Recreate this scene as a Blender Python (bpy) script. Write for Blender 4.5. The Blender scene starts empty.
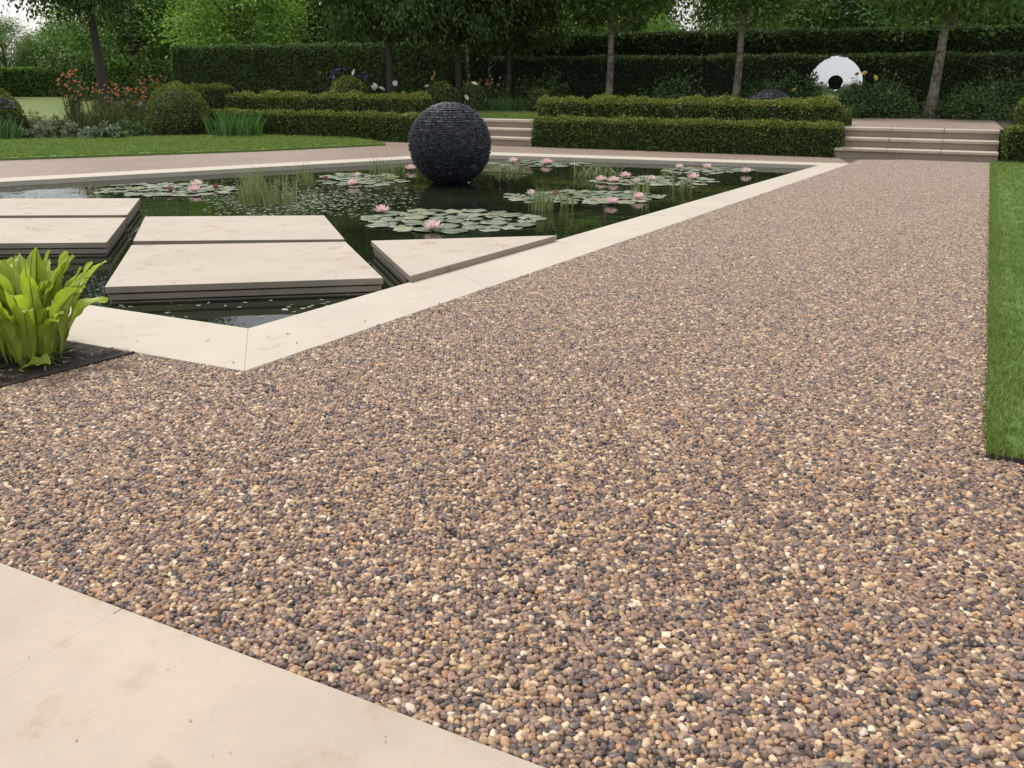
import bpy, bmesh, math, random
import numpy as np
from mathutils import Vector, Matrix
from mathutils.geometry import tessellate_polygon

S = bpy.context.scene
COL = S.collection
random.seed(7)
RNG = np.random.default_rng(11)
R = math.radians

# ------------------------------------------------------------------ camera, world, sun, exposure
CAM_H, FPX, HORIZON = 1.45, 885.0, 75.0
PITCH = math.atan((384 - HORIZON) / FPX)
cam = bpy.data.cameras.new('camera')
cam.sensor_width = 36.0
cam.lens = FPX / 1024 * 36.0
cam.clip_start, cam.clip_end = 0.05, 2000
camo = bpy.data.objects.new('camera', cam)
camo.location = (0, 0, CAM_H)
camo.rotation_euler = (math.pi / 2 - PITCH, 0, 0)
COL.objects.link(camo)
S.camera = camo

SUN_EL, SUN_AZ = R(60), R(-52)          # azimuth measured from +Y towards +X
w = bpy.data.worlds.new('World')
S.world = w
w.use_nodes = True
nt = w.node_tree
nt.nodes.clear()
wo = nt.nodes.new('ShaderNodeOutputWorld')
bg = nt.nodes.new('ShaderNodeBackground')
bg.inputs['Strength'].default_value = 0.112
sky = nt.nodes.new('ShaderNodeTexSky')
sky.sky_type = 'NISHITA'
sky.sun_disc = False
sky.sun_elevation = SUN_EL
sky.sun_rotation = SUN_AZ
tc = nt.nodes.new('ShaderNodeTexCoord')
mp = nt.nodes.new('ShaderNodeMapping')
mp.inputs['Scale'].default_value = (1.6, 1.6, 4.5)
nz = nt.nodes.new('ShaderNodeTexNoise')
nz.inputs['Scale'].default_value = 1.7
nz.inputs['Detail'].default_value = 6
nz.inputs['Roughness'].default_value = 0.55
rp = nt.nodes.new('ShaderNodeValToRGB')
rp.color_ramp.elements[0].position = 0.35
rp.color_ramp.elements[0].color = (3.9, 4.1, 4.6, 1)
rp.color_ramp.elements[1].position = 0.68
rp.color_ramp.elements[1].color = (8.0, 7.7, 7.25, 1)
mx = nt.nodes.new('ShaderNodeMix')
mx.data_type = 'RGBA'
mx.inputs[0].default_value = 0.86
L = nt.links.new
L(tc.outputs['Generated'], mp.inputs['Vector'])
L(mp.outputs['Vector'], nz.inputs['Vector'])
L(nz.outputs['Fac'], rp.inputs['Fac'])
L(sky.outputs['Color'], mx.inputs[6])
sepd = nt.nodes.new('ShaderNodeSeparateXYZ')       # an overcast sky is brighter overhead than at the horizon
L(tc.outputs['Generated'], sepd.inputs[0])
grd = nt.nodes.new('ShaderNodeMapRange')
grd.inputs[1].default_value, grd.inputs[2].default_value = 0.0, 0.9
grd.inputs[3].default_value, grd.inputs[4].default_value = 0.80, 1.22
L(sepd.outputs[2], grd.inputs[0])
vm = nt.nodes.new('ShaderNodeVectorMath')
vm.operation = 'SCALE'
L(rp.outputs['Color'], vm.inputs[0])
L(grd.outputs[0], vm.inputs['Scale'])
L(vm.outputs[0], mx.inputs[7])
L(mx.outputs[2], bg.inputs['Color'])
L(bg.outputs['Background'], wo.inputs['Surface'])

sd = bpy.data.lights.new('sun', 'SUN')
sd.energy = 1.9
sd.angle = R(12)
sd.color = (1.0, 0.95, 0.87)
so = bpy.data.objects.new('sun', sd)
to_sun = Vector((math.sin(SUN_AZ) * math.cos(SUN_EL), math.cos(SUN_AZ) * math.cos(SUN_EL), math.sin(SUN_EL)))
so.rotation_euler = to_sun.to_track_quat('Z', 'Y').to_euler()
so.location = (-20, -10, 30)
COL.objects.link(so)

S.view_settings.view_transform = 'Standard'
S.view_settings.look = 'None'
S.view_settings.gamma = 1
S.view_settings.use_curve_mapping = False
S.view_settings.exposure = 0.62
S.render.engine = 'CYCLES'
S.cycles.use_denoising = True
S.cycles.max_bounces = 6
S.cycles.transparent_max_bounces = 4
S.cycles.caustics_reflective = False
S.cycles.caustics_refractive = False

# ------------------------------------------------------------------ coordinates
def at(px, py, z=0.0):
    """Ground-plan point seen at a pixel of the photograph, on the level z (used to survey the garden's plan)."""
    u, v = (px - 512) / FPX, (384 - py) / FPX
    dy = math.cos(PITCH) + v * math.sin(PITCH)
    dz = -math.sin(PITCH) + v * math.cos(PITCH)
    t = (z - CAM_H) / dz
    return (t * u, t * dy)

E1 = (0.906, -0.423)      # along the steps and hedges
E2 = (0.423, 0.906)       # away from the pool, up the terrace
ORG = (6.07, 17.05)
def T(s, t, z=0.0):
    return Vector((ORG[0] + s * E1[0] + t * E2[0], ORG[1] + s * E1[1] + t * E2[1], z))
T_ANG = math.atan2(E1[1], E1[0])
def s_at(px, t):
    """terrace coordinate s of the plan ray through column px on the line t"""
    k = (px - 512) / 937.0
    b = T(0, t)
    return (k * b.y - b.x) / (E1[0] - k * E1[1])
TZ = 0.50                  # terrace level
WZ = -0.072                 # water level

# ------------------------------------------------------------------ object helpers
def link(name, me, parent=None, loc=None, rz=None):
    o = bpy.data.objects.new(name, me)
    COL.objects.link(o)
    if parent is not None:
        o.parent = parent
    if loc is not None:
        o.location = loc
    if rz is not None:
        o.rotation_euler = (0, 0, rz)
    return o

def tag(o, label, cat, group=None):
    o['label'] = label
    o['category'] = cat
    if group:
        o['group'] = group
    return o

def thing(name, label, cat, loc=(0, 0, 0), rz=0.0, group=None):
    return tag(link(name, None, None, loc, rz), label, cat, group)

def struct(o, kind='structure'):
    o['kind'] = kind
    return o

def dup(root, loc, rz=0.0, scale=None, label=None):
    r = root.copy()
    COL.objects.link(r)
    r.location = loc
    r.rotation_euler = (0, 0, rz)
    if scale is not None:
        r.scale = (scale,) * 3 if isinstance(scale, (int, float)) else scale
    if label:
        r['label'] = label
    for ch in list(root.children):
        c = ch.copy()
        COL.objects.link(c)
        c.parent = r
        for g in ch.children:
            d = g.copy()
            COL.objects.link(d)
            d.parent = c
    return r

def mesh_np(name, V, F, mats, midx=None, smooth=False):
    V = np.asarray(V, dtype=np.float32).reshape(-1, 3)
    me = bpy.data.meshes.new(name)
    if isinstance(F, list):
        sizes = [f.shape[1] for f in F]
        loops = np.concatenate([f.ravel() for f in F]).astype(np.int32)
        tot = np.concatenate([np.full(len(f), k) for f, k in zip(F, sizes)]).astype(np.int32)
    else:
        F = np.asarray(F, dtype=np.int32)
        loops = F.ravel()
        tot = np.full(len(F), F.shape[1], dtype=np.int32)
    start = np.concatenate([[0], np.cumsum(tot)[:-1]]).astype(np.int32)
    me.vertices.add(len(V))
    me.vertices.foreach_set('co', V.ravel())
    me.loops.add(len(loops))
    me.loops.foreach_set('vertex_index', loops)
    me.polygons.add(len(tot))
    me.polygons.foreach_set('loop_start', start)
    me.polygons.foreach_set('loop_total', tot)
    for m in (mats if isinstance(mats, (list, tuple)) else [mats]):
        me.materials.append(m)
    if midx is not None:
        me.polygons.foreach_set('material_index', np.asarray(midx, dtype=np.int32))
    me.polygons.foreach_set('use_smooth', np.full(len(tot), bool(smooth)))
    me.update(calc_edges=True)
    me.validate()
    return me

class Geo:
    """collects quads/tris with material indices into one mesh"""
    def __init__(self):
        self.V, self.F, self.M, self.n = [], {3: [], 4: []}, {3: [], 4: []}, 0
    def add(self, V, F, m=0):
        V = np.asarray(V, float).reshape(-1, 3)
        F = np.asarray(F, int)
        k = F.shape[1]
        self.F[k].append(F + self.n)
        self.M[k].append(np.full(len(F), m))
        self.V.append(V)
        self.n += len(V)
    def mesh(self, name, mats, smooth=False):
        Fs, Ms = [], []
        for k in (3, 4):
            if self.F[k]:
                Fs.append(np.concatenate(self.F[k]))
                Ms.append(np.concatenate(self.M[k]))
        return mesh_np(name, np.concatenate(self.V), Fs, mats, np.concatenate(Ms), smooth)
    def tube(self, pts, rad, n=8, m=0):
        pts = [Vector(p) for p in pts]
        rings = []
        for i, p in enumerate(pts):
            d = (pts[min(i + 1, len(pts) - 1)] - pts[max(i - 1, 0)]).normalized()
            a = d.orthogonal().normalized() if i == 0 else (a - d * a.dot(d)).normalized()
            b = d.cross(a)
            r = rad[i]
            rings.append([tuple(p + (a * math.cos(2 * math.pi * k / n) + b * math.sin(2 * math.pi * k / n)) * r) for k in range(n)])
        V = np.array(rings).reshape(-1, 3)
        F = [[i * n + k, i * n + (k + 1) % n, (i + 1) * n + (k + 1) % n, (i + 1) * n + k] for i in range(len(pts) - 1) for k in range(n)]
        self.add(V, F, m)

def unit(v):
    return v / np.maximum(np.linalg.norm(v, axis=-1, keepdims=True), 1e-9)

def rand_dirs(n):
    return unit(RNG.normal(size=(n, 3)))

def leaves(g, P, axis, nrm, Ln, Wd, m=0, fold=0.18):
    """pointed leaf blades (quads, slightly folded) at P along axis"""
    n = len(P)
    axis = unit(axis)
    side = unit(np.cross(axis, nrm))
    up = np.cross(side, axis)
    Ln = np.broadcast_to(np.asarray(Ln, float).reshape(-1, 1), (n, 1))
    Wd = np.broadcast_to(np.asarray(Wd, float).reshape(-1, 1), (n, 1))
    b = P - axis * Ln * .5
    t = P + axis * Ln * .5
    mid = P - axis * Ln * .08
    l = mid + side * Wd * .5 + up * Wd * fold
    r = mid - side * Wd * .5 + up * Wd * fold
    V = np.stack([b, r, t, l], axis=1).reshape(-1, 3)
    g.add(V, np.arange(4 * n).reshape(-1, 4), m)

def prism(poly, z0, z1, bev=0.0):
    bm = bmesh.new()
    vs = [bm.verts.new((x, y, z1)) for x, y in poly]
    f = bm.faces.new(vs)
    f.normal_update()
    if f.normal.z < 0:
        f.normal_flip()
    ex = bmesh.ops.extrude_face_region(bm, geom=[f])
    for v in [e for e in ex['geom'] if isinstance(e, bmesh.types.BMVert)]:
        v.co.z = z0
    bmesh.ops.recalc_face_normals(bm, faces=bm.faces)
    if bev > 0:
        bmesh.ops.bevel(bm, geom=list(bm.edges), offset=bev, segments=2, affect='EDGES', profile=0.6)
    return bm

def bm_mesh(name, bms, mat):
    me = bpy.data.meshes.new(name)
    if not isinstance(bms, list):
        bms = [bms]
    out = bmesh.new()
    for b in bms:
        tmp = bpy.data.meshes.new('tmp')
        b.to_mesh(tmp)
        b.free()
        out.from_mesh(tmp)
        bpy.data.meshes.remove(tmp)
    out.to_mesh(me)
    out.free()
    me.materials.append(mat)
    return me

def sheet(name, poly, z, mat, holes=()):
    loops = [[Vector((x, y, 0)) for x, y in poly]] + [[Vector((x, y, 0)) for x, y in h] for h in holes]
    tris = tessellate_polygon(loops)
    flat = [v for l in loops for v in l]
    V = [(v.x, v.y, z) for v in flat]
    F = []
    for a, b, c in tris:
        cr = (flat[b] - flat[a]).cross(flat[c] - flat[a]).z
        F.append((a, b, c) if cr > 0 else (a, c, b))
    return mesh_np(name, V, np.array(F), mat)

def inset(poly, d):
    """shrink a convex polygon by d"""
    n = len(poly)
    area = sum(poly[i][0] * poly[(i + 1) % n][1] - poly[(i + 1) % n][0] * poly[i][1] for i in range(n))
    sg = 1 if area > 0 else -1
    ds = d if isinstance(d, (list, tuple)) else [d] * n
    lines = []
    for i in range(n):
        p, q = Vector(poly[i]), Vector(poly[(i + 1) % n])
        e = (q - p).normalized()
        nn = Vector((-e.y, e.x)) * sg
        lines.append((p + nn * ds[i], e))
    out = []
    for i in range(n):
        (p, e), (q, f) = lines[i - 1], lines[i]
        den = e.x * f.y - e.y * f.x
        k = ((q.x - p.x) * f.y - (q.y - p.y) * f.x) / den
        out.append((p.x + e.x * k, p.y + e.y * k))
    return out

def inside(poly, X, Y):
    c = np.zeros(len(X), bool)
    n = len(poly)
    for i in range(n):
        x0, y0 = poly[i]
        x1, y1 = poly[(i + 1) % n]
        cond = ((y0 > Y) != (y1 > Y)) & (X < (x1 - x0) * (Y - y0) / (y1 - y0 + 1e-12) + x0)
        c ^= cond
    return c

# ------------------------------------------------------------------ materials
def new_mat(name):
    m = bpy.data.materials.new(name)
    m.use_nodes = True
    t = m.node_tree
    b = t.nodes['Principled BSDF']
    return m, t, b

def ramp(t, fac, stops, interp='LINEAR'):
    r = t.nodes.new('ShaderNodeValToRGB')
    cr = r.color_ramp
    cr.interpolation = interp
    while len(cr.elements) < len(stops):
        cr.elements.new(0.5)
    for e, (p, c) in zip(cr.elements, stops):
        e.position = p
        e.color = (*c, 1)
    t.links.new(fac, r.inputs['Fac'])
    return r.outputs['Color']

def noise(t, scale, detail=4, rough=.55, vec=None, coord='Object'):
    n = t.nodes.new('ShaderNodeTexNoise')
    n.inputs['Scale'].default_value = scale
    n.inputs['Detail'].default_value = detail
    n.inputs['Roughness'].default_value = rough
    if vec is None:
        c = t.nodes.new('ShaderNodeTexCoord')
        vec = c.outputs[coord]
    t.links.new(vec, n.inputs['Vector'])
    return n.outputs['Fac']

def mixc(t, fac, a, b, blend='MIX'):
    m = t.nodes.new('ShaderNodeMix')
    m.data_type = 'RGBA'
    m.blend_type = blend
    for sock, v in ((m.inputs[0], fac), (m.inputs[6], a), (m.inputs[7], b)):
        if isinstance(v, (int, float)):
            sock.default_value = v
        elif isinstance(v, tuple):
            sock.default_value = (*v, 1)
        else:
            t.links.new(v, sock)
    return m.outputs[2]

def bump(t, b, height, strength=.3, dist=.01):
    n = t.nodes.new('ShaderNodeBump')
    n.inputs['Strength'].default_value = strength
    n.inputs['Distance'].default_value = dist
    t.links.new(height, n.inputs['Height'])
    t.links.new(n.outputs['Normal'], b.inputs['Normal'])

def geom_pos(t):
    g = t.nodes.new('ShaderNodeNewGeometry')
    return g

def m_foliage(name, cols, clump=None, cscale=1.5, rough=.5, trans=.22, obj_var=0.0, spec=.3):
    """leaf material: each leaf its own shade from cols, broad natural variation through clump"""
    m, t, b = new_mat(name)
    g = geom_pos(t)
    n = len(cols)
    c = ramp(t, g.outputs['Random Per Island'], [(i / max(n - 1, 1), k) for i, k in enumerate(cols)])
    if clump:
        f = noise(t, cscale, 3, .6, g.outputs['Position'])
        mr = t.nodes.new('ShaderNodeMapRange')
        mr.inputs[1].default_value = .42
        mr.inputs[2].default_value = .62
        t.links.new(f, mr.inputs[0])
        cl = mixc(t, mr.outputs[0], (1, 1, 1), clump)
        c = mixc(t, 1.0, c, cl, 'MULTIPLY')
    if obj_var:
        oi = t.nodes.new('ShaderNodeObjectInfo')
        v = ramp(t, oi.outputs['Random'], [(0, (1 - obj_var, 1 - obj_var * .8, 1 - obj_var * .4)), (1, (1 + obj_var, 1 + obj_var * .8, 1))])
        c = mixc(t, 1.0, c, v, 'MULTIPLY')
    t.links.new(c, b.inputs['Base Color'])
    b.inputs['Roughness'].default_value = rough
    b.inputs['Specular IOR Level'].default_value = spec
    if trans:
        tr = t.nodes.new('ShaderNodeBsdfTranslucent')
        ct = mixc(t, 1.0, c, (1.5, 1.6, .7), 'MULTIPLY')
        t.links.new(ct, tr.inputs['Color'])
        ms = t.nodes.new('ShaderNodeMixShader')
        ms.inputs[0].default_value = trans
        t.links.new(b.outputs[0], ms.inputs[1])
        t.links.new(tr.outputs[0], ms.inputs[2])
        t.links.new(ms.outputs[0], t.nodes['Material Output'].inputs['Surface'])
    return m

def m_plain(name, col, rough=.6, var=.25, scale=12, metallic=0, bmp=.0, bscale=60):
    m, t, b = new_mat(name)
    f = noise(t, scale, 5, .6)
    lo = tuple(c * (1 - var) for c in col)
    hi = tuple(min(1, c * (1 + var)) for c in col)
    t.links.new(ramp(t, f, [(.3, lo), (.7, hi)]), b.inputs['Base Color'])
    b.inputs['Roughness'].default_value = rough
    b.inputs['Metallic'].default_value = metallic
    if bmp:
        bump(t, b, noise(t, bscale, 4, .6), bmp, .01)
    return m

def m_stone(name, base, warm, stain, rough=.75, speck=1.0):
    m, t, b = new_mat(name)
    g = geom_pos(t)
    p = g.outputs['Position']
    f1 = noise(t, 1.3, 5, .6, p)
    f2 = noise(t, 5.5, 6, .65, p)
    f3 = noise(t, 140, 3, .7, p)
    c = ramp(t, f1, [(.34, base), (.66, warm)])
    k = ramp(t, f2, [(.40, (1, 1, 1)), (.56, (1, 1, 1)), (.74, stain)])
    c = mixc(t, 1.0, c, k, 'MULTIPLY')
    sp = ramp(t, f3, [(.30, (1 - .14 * speck, 1 - .16 * speck, 1 - .19 * speck)), (.48, (1, 1, 1)), (.7, (1.04, 1.04, 1.03))])
    c = mixc(t, 1.0, c, sp, 'MULTIPLY')
    t.links.new(c, b.inputs['Base Color'])
    b.inputs['Roughness'].default_value = rough
    b.inputs['Specular IOR Level'].default_value = .35
    bump(t, b, f3, .12, .004)
    return m

PEB = [(0, (.060, .053, .053)), (.06, (0.128, 0.094, 0.081)), (.20, (0.209, 0.138, 0.102)), (.36, (0.281, 0.187, 0.133)),
       (.52, (0.155, 0.120, 0.112)), (.60, (0.352, 0.232, 0.138)), (.71, (0.439, 0.304, 0.175)), (.80, (0.291, 0.184, 0.133)),
       (.880, (0.541, 0.409, 0.261)), (.942, (0.388, 0.209, 0.104)), (.970, (0.632, 0.518, 0.386))]

def m_gravel_sheet():
    m, t, b = new_mat('gravel_sheet')
    g = geom_pos(t)
    v = t.nodes.new('ShaderNodeTexVoronoi')
    v.inputs['Scale'].default_value = 58
    v.inputs['Randomness'].default_value = .9
    t.links.new(g.outputs['Position'], v.inputs['Vector'])
    sep = t.nodes.new('ShaderNodeSeparateColor')
    t.links.new(v.outputs['Color'], sep.inputs[0])
    c = ramp(t, sep.outputs[0], PEB, 'CONSTANT')
    gap = ramp(t, v.outputs['Distance'], [(.0, (1, 1, 1)), (.5, (.95, .95, .95)), (.75, (.42, .38, .35))])
    c = mixc(t, 1.0, c, gap, 'MULTIPLY')
    c = mixc(t, .55, c, (.326, .266, .220))
    big = ramp(t, noise(t, 1.1, 3, .6, g.outputs['Position']), [(.35, (.93, .93, .94)), (.65, (1.06, 1.04, 1.02))])
    c = mixc(t, 1.0, c, big, 'MULTIPLY')
    t.links.new(c, b.inputs['Base Color'])
    b.inputs['Roughness'].default_value = .42
    inv = t.nodes.new('ShaderNodeMath')
    inv.operation = 'SUBTRACT'
    inv.inputs[0].default_value = 1
    t.links.new(v.outputs['Distance'], inv.inputs[1])
    bump(t, b, inv.outputs[0], .6, .008)
    return m

def m_pebble():
    m, t, b = new_mat('pebble')
    a = t.nodes.new('ShaderNodeAttribute')
    a.attribute_type = 'INSTANCER'
    a.attribute_name = 'rnd'
    c = ramp(t, a.outputs['Fac'], PEB, 'CONSTANT')
    a2 = t.nodes.new('ShaderNodeAttribute')
    a2.attribute_type = 'INSTANCER'
    a2.attribute_name = 'val'
    k = ramp(t, a2.outputs['Fac'], [(0, (.80, .80, .81)), (1, (1.22, 1.2, 1.18))])
    c = mixc(t, 1.0, c, k, 'MULTIPLY')
    g = geom_pos(t)
    f = noise(t, 160, 3, .6, g.outputs['Position'])
    c = mixc(t, 1.0, c, ramp(t, f, [(.3, (.8, .8, .8)), (.7, (1.15, 1.15, 1.15))]), 'MULTIPLY')
    a3 = t.nodes.new('ShaderNodeAttribute')            # distance smoothing painted in: farther stones blend to one lighter mean colour
    a3.attribute_type = 'INSTANCER'
    a3.attribute_name = 'far_blend'
    c = mixc(t, a3.outputs['Fac'], c, (.332, .270, .224))
    t.links.new(c, b.inputs['Base Color'])
    b.inputs['Roughness'].default_value = .42
    b.inputs['Specular IOR Level'].default_value = .32
    return m

def m_water():
    m, t, b = new_mat('pond_water')
    g = geom_pos(t)
    c = ramp(t, noise(t, .8, 4, .6, g.outputs['Position']), [(.35, (.008, .011, .006)), (.7, (.018, .024, .010))])
    t.links.new(c, b.inputs['Base Color'])
    b.inputs['Roughness'].default_value = .015
    b.inputs['IOR'].default_value = 1.333
    bump(t, b, noise(t, 3.2, 2, .5, g.outputs['Position']), .05, .05)
    return m

def m_grass_ground(name, a, bcol, c3, fine=90, stripe=None):
    m, t, b = new_mat(name)
    g = geom_pos(t)
    p = g.outputs['Position']
    c = ramp(t, noise(t, fine, 4, .7, p), [(.3, a), (.5, bcol), (.72, c3)])
    k = ramp(t, noise(t, .55, 4, .6, p), [(.35, (.85, .9, .85)), (.65, (1.15, 1.1, 1.0))])
    c = mixc(t, 1.0, c, k, 'MULTIPLY')
    if stripe:
        wv = t.nodes.new('ShaderNodeTexWave')
        wv.bands_direction = 'Y'
        wv.inputs['Scale'].default_value = stripe
        wv.inputs['Distortion'].default_value = 1.2
        t.links.new(p, wv.inputs['Vector'])
        c = mixc(t, 1.0, c, ramp(t, wv.outputs['Fac'], [(.35, (.86, .88, .84)), (.65, (1.1, 1.08, 1.04))]), 'MULTIPLY')
    t.links.new(c, b.inputs['Base Color'])
    b.inputs['Roughness'].default_value = .7
    b.inputs['Specular IOR Level'].default_value = .2
    bump(t, b, noise(t, fine * .8, 3, .7, p), .5, .03)
    return m

M = {}
M['kerb'] = m_stone('pale_sandstone', (.46, .415, .345), (.505, .455, .375), (.82, .77, .70), .75, .6)
M['slab'] = m_stone('buff_sandstone', (.42, .365, .30), (.47, .41, .34), (.74, .68, .60))
M['pave'] = m_stone('cream_sandstone', (.39, .328, .258), (.475, .402, .318), (.84, .78, .70), .75, .35)
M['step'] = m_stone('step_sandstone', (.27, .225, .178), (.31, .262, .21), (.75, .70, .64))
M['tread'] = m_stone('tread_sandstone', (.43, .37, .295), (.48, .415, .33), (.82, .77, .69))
M['edge'] = m_stone('dark_edge_sandstone', (.235, .20, .16), (.29, .25, .20), (.7, .66, .6))
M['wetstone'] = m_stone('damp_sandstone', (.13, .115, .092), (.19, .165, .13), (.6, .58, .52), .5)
M['liner'] = m_plain('pond_liner', (.010, .010, .009), .6)
M['gravel'] = m_gravel_sheet()
M['pebble'] = m_pebble()
M['water'] = m_water()
M['field'] = m_grass_ground('mown_field', (.085, .135, .030), (.115, .165, .040), (.14, .185, .052), 14, .35)
M['turf'] = m_grass_ground('turf', (.085, .145, .033), (.12, .19, .047), (.155, .232, .064))
M['soil'] = m_plain('soil', (.042, .030, .022), .9, .5, 22, 0, .8, 50)
M['steel'] = m_plain('edging_steel', (.035, .028, .024), .6, .4, 20)
M['slate'], _t, _b = new_mat('dark_slate')
_g = geom_pos(_t)
_c = ramp(_t, _g.outputs['Random Per Island'], [(0, (.018, .021, .028)), (.5, (.033, .039, .052)), (.85, (.055, .064, .082)), (1, (.095, .108, .128))])
_c = mixc(_t, 1.0, _c, ramp(_t, noise(_t, 22, 4, .6), [(.3, (.75, .75, .76)), (.7, (1.2, 1.2, 1.2))]), 'MULTIPLY')
_t.links.new(_c, _b.inputs['Base Color'])
_b.inputs['Roughness'].default_value = .48
M['bark_dark'] = m_plain('dark_bark', (.060, .050, .042), .85, .35, 14, 0, .6, 26)
def m_mottled():
    m, t, b = new_mat('mottled_bark')
    c = ramp(t, noise(t, 9, 4, .6), [(.35, (.07, .058, .045)), (.47, (.13, .11, .085)), (.55, (.25, .235, .18)), (.68, (.17, .15, .11))])
    t.links.new(c, b.inputs['Base Color'])
    b.inputs['Roughness'].default_value = .8
    bump(t, b, noise(t, 18, 4, .6), .5, .02)
    return m
M['bark_mottled'] = m_mottled()
M['mirror'], _t, _b = new_mat('polished_steel')
_b.inputs['Metallic'].default_value = 1
_b.inputs['Base Color'].default_value = (.94, .95, .97, 1)
_b.inputs['Roughness'].default_value = .03
# foliage
M['yew'] = m_foliage('yew_leaf', [(.022, .050, .011), (.042, .088, .016), (.066, .126, .023), (.105, .168, .034)], (.62, .70, .70), 3.0)
M['yew_tip'] = m_foliage('yew_new_leaf', [(.13, .18, .026), (.19, .235, .036), (.25, .26, .05), (.20, .15, .045)], (.75, .85, .8), 4.0)
M['wall_hedge'] = m_foliage('tall_hedge_leaf', [(.021, .050, .017), (.036, .078, .023), (.054, .108, .030), (.078, .14, .040)], (.60, .68, .72), 1.2)
M['wall_hedge_light'] = m_foliage('left_hedge_leaf', [(.046, .095, .028), (.072, .14, .038), (.10, .185, .05), (.14, .23, .066)], (.60, .68, .72), 1.2)
M['hedge_tip'] = m_foliage('tall_hedge_new_leaf', [(.050, .095, .025), (.075, .130, .032), (.10, .165, .042)], None)
M['boxball'] = m_foliage('clipped_leaf', [(.036, .070, .010), (.066, .112, .016), (.105, .155, .024), (.145, .185, .034)], (.75, .8, .8), 4.0)
M['twig'] = m_plain('twig', (.016, .026, .010), .9, .4)
M['rose_leaf'] = m_foliage('shrub_leaf', [(.030, .068, .022), (.050, .105, .030), (.075, .145, .040), (.11, .19, .055)], (.72, .78, .8), 2.0)
M['grey_leaf'] = m_foliage('silver_leaf', [(.10, .15, .10), (.16, .215, .15), (.23, .28, .21)], None, 2, .7)
M['blade'] = m_foliage('iris_blade', [(.05, .12, .035), (.08, .17, .05), (.12, .22, .07)], None, 2, .45, .25)
M['pale_leaf'] = m_foliage('pale_soft_leaf', [(.075, .11, .035), (.11, .15, .05), (.15, .19, .065)], None, 2, .6)
M['grass_blade'] = m_foliage('grass_blade', [(.10, .165, .038), (.145, .22, .056), (.20, .275, .08), (.28, .33, .125)], (.85, .9, .85), .9, .5, .3)
M['hornbeam'] = m_foliage('dense_tree_leaf', [(.030, .068, .018), (.050, .105, .026), (.078, .150, .036), (.12, .21, .052)], (.70, .74, .8), 1.3, .42, .32)
M['plane'] = m_foliage('broad_tree_leaf', [(.062, .125, .030), (.09, .17, .038), (.125, .22, .050), (.17, .27, .07)], (.72, .78, .8), 1.1, .45, .4)
M['far_dark'] = m_foliage('far_dark_leaf', [(.064, .13, .040), (.095, .175, .052), (.13, .225, .066)], (.62, .7, .75), .35, .6, .2, .12)
M['far_mid'] = m_foliage('far_mid_leaf', [(.105, .195, .052), (.15, .25, .066), (.20, .31, .09)], (.62, .7, .72), .35, .6, .25, .12)
M['far_light'] = m_foliage('far_light_leaf', [(.155, .265, .055), (.20, .32, .072), (.26, .38, .10)], (.72, .8, .75), .4, .6, .3, .08)
M['frond'] = m_foliage('fern_frond', [(.27, .36, .045), (.35, .43, .065), (.44, .50, .10)], (.78, .86, .8), 9.0, .38, .38, 0, .45)
M['midrib'] = m_plain('frond_midrib', (.17, .19, .04), .5, .3, 8)
M['dark_leaf'] = m_foliage('low_leaf', [(.035, .085, .03), (.06, .12, .04), (.10, .17, .055)], None, 3, .5)
M['pad'], _t, _b = new_mat('lily_pad')
_oi = _t.nodes.new('ShaderNodeObjectInfo')
_c = ramp(_t, _oi.outputs['Random'], [(0, (.18, .225, .15)), (.4, (.245, .29, .205)), (.75, (.31, .345, .26)), (.93, (.33, .335, .21)), (1, (.30, .25, .16))])
_c = mixc(_t, 1.0, _c, ramp(_t, noise(_t, 9, 4, .6), [(.3, (.78, .8, .78)), (.7, (1.15, 1.12, 1.1))]), 'MULTIPLY')
_t.links.new(_c, _b.inputs['Base Color'])
_b.inputs['Roughness'].default_value = .26
M['reed'] = m_foliage('reed', [(.10, .17, .08), (.155, .23, .105), (.22, .285, .13), (.28, .28, .14)], None, 2, .5, .2)
M['weed'] = m_foliage('floating_leaf', [(.10, .13, .08), (.16, .19, .12), (.24, .26, .19), (.30, .31, .26)], None, 2, .4, 0)
M['litter'] = m_foliage('leaf_litter', [(.035, .024, .016), (.09, .06, .04), (.19, .13, .085), (.36, .27, .17)], None, 2, .8, 0)
def m_petal(name, c0, c1):
    m, t, b = new_mat(name)
    g = geom_pos(t)
    c = ramp(t, g.outputs['Random Per Island'], [(0, c0), (1, c1)])
    t.links.new(c, b.inputs['Base Color'])
    b.inputs['Roughness'].default_value = .5
    tr = t.nodes.new('ShaderNodeBsdfTranslucent')
    t.links.new(c, tr.inputs['Color'])
    ms = t.nodes.new('ShaderNodeMixShader')
    ms.inputs[0].default_value = .3
    t.links.new(b.outputs[0], ms.inputs[1])
    t.links.new(tr.outputs[0], ms.inputs[2])
    t.links.new(ms.outputs[0], t.nodes['Material Output'].inputs['Surface'])
    return m
M['pink'] = m_petal('pink_petal', (.80, .54, .56), (.90, .75, .74))
M['palepink'] = m_petal('pale_pink_petal', (.80, .60, .58), (.90, .78, .74))
M['white'] = m_petal('white_petal', (.78, .77, .70), (.90, .89, .84))
M['orange'] = m_petal('orange_petal', (.70, .20, .06), (.84, .40, .16))
M['peach'] = m_petal('peach_petal', (.66, .20, .09), (.80, .45, .24))
M['violet'] = m_petal('violet_petal', (.07, .06, .22), (.15, .13, .36))
M['yellow'] = m_petal('yellow_petal', (.75, .52, .10), (.85, .65, .22))
M['crimson'] = m_petal('crimson_petal', (.24, .07, .07), (.42, .17, .15))
M['render_wall'] = m_plain('white_render', (.72, .70, .66), .8, .06, 3)
M['tile'] = m_plain('clay_tile', (.085, .036, .026), .8, .3, 8, 0, .4, 30)
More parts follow.
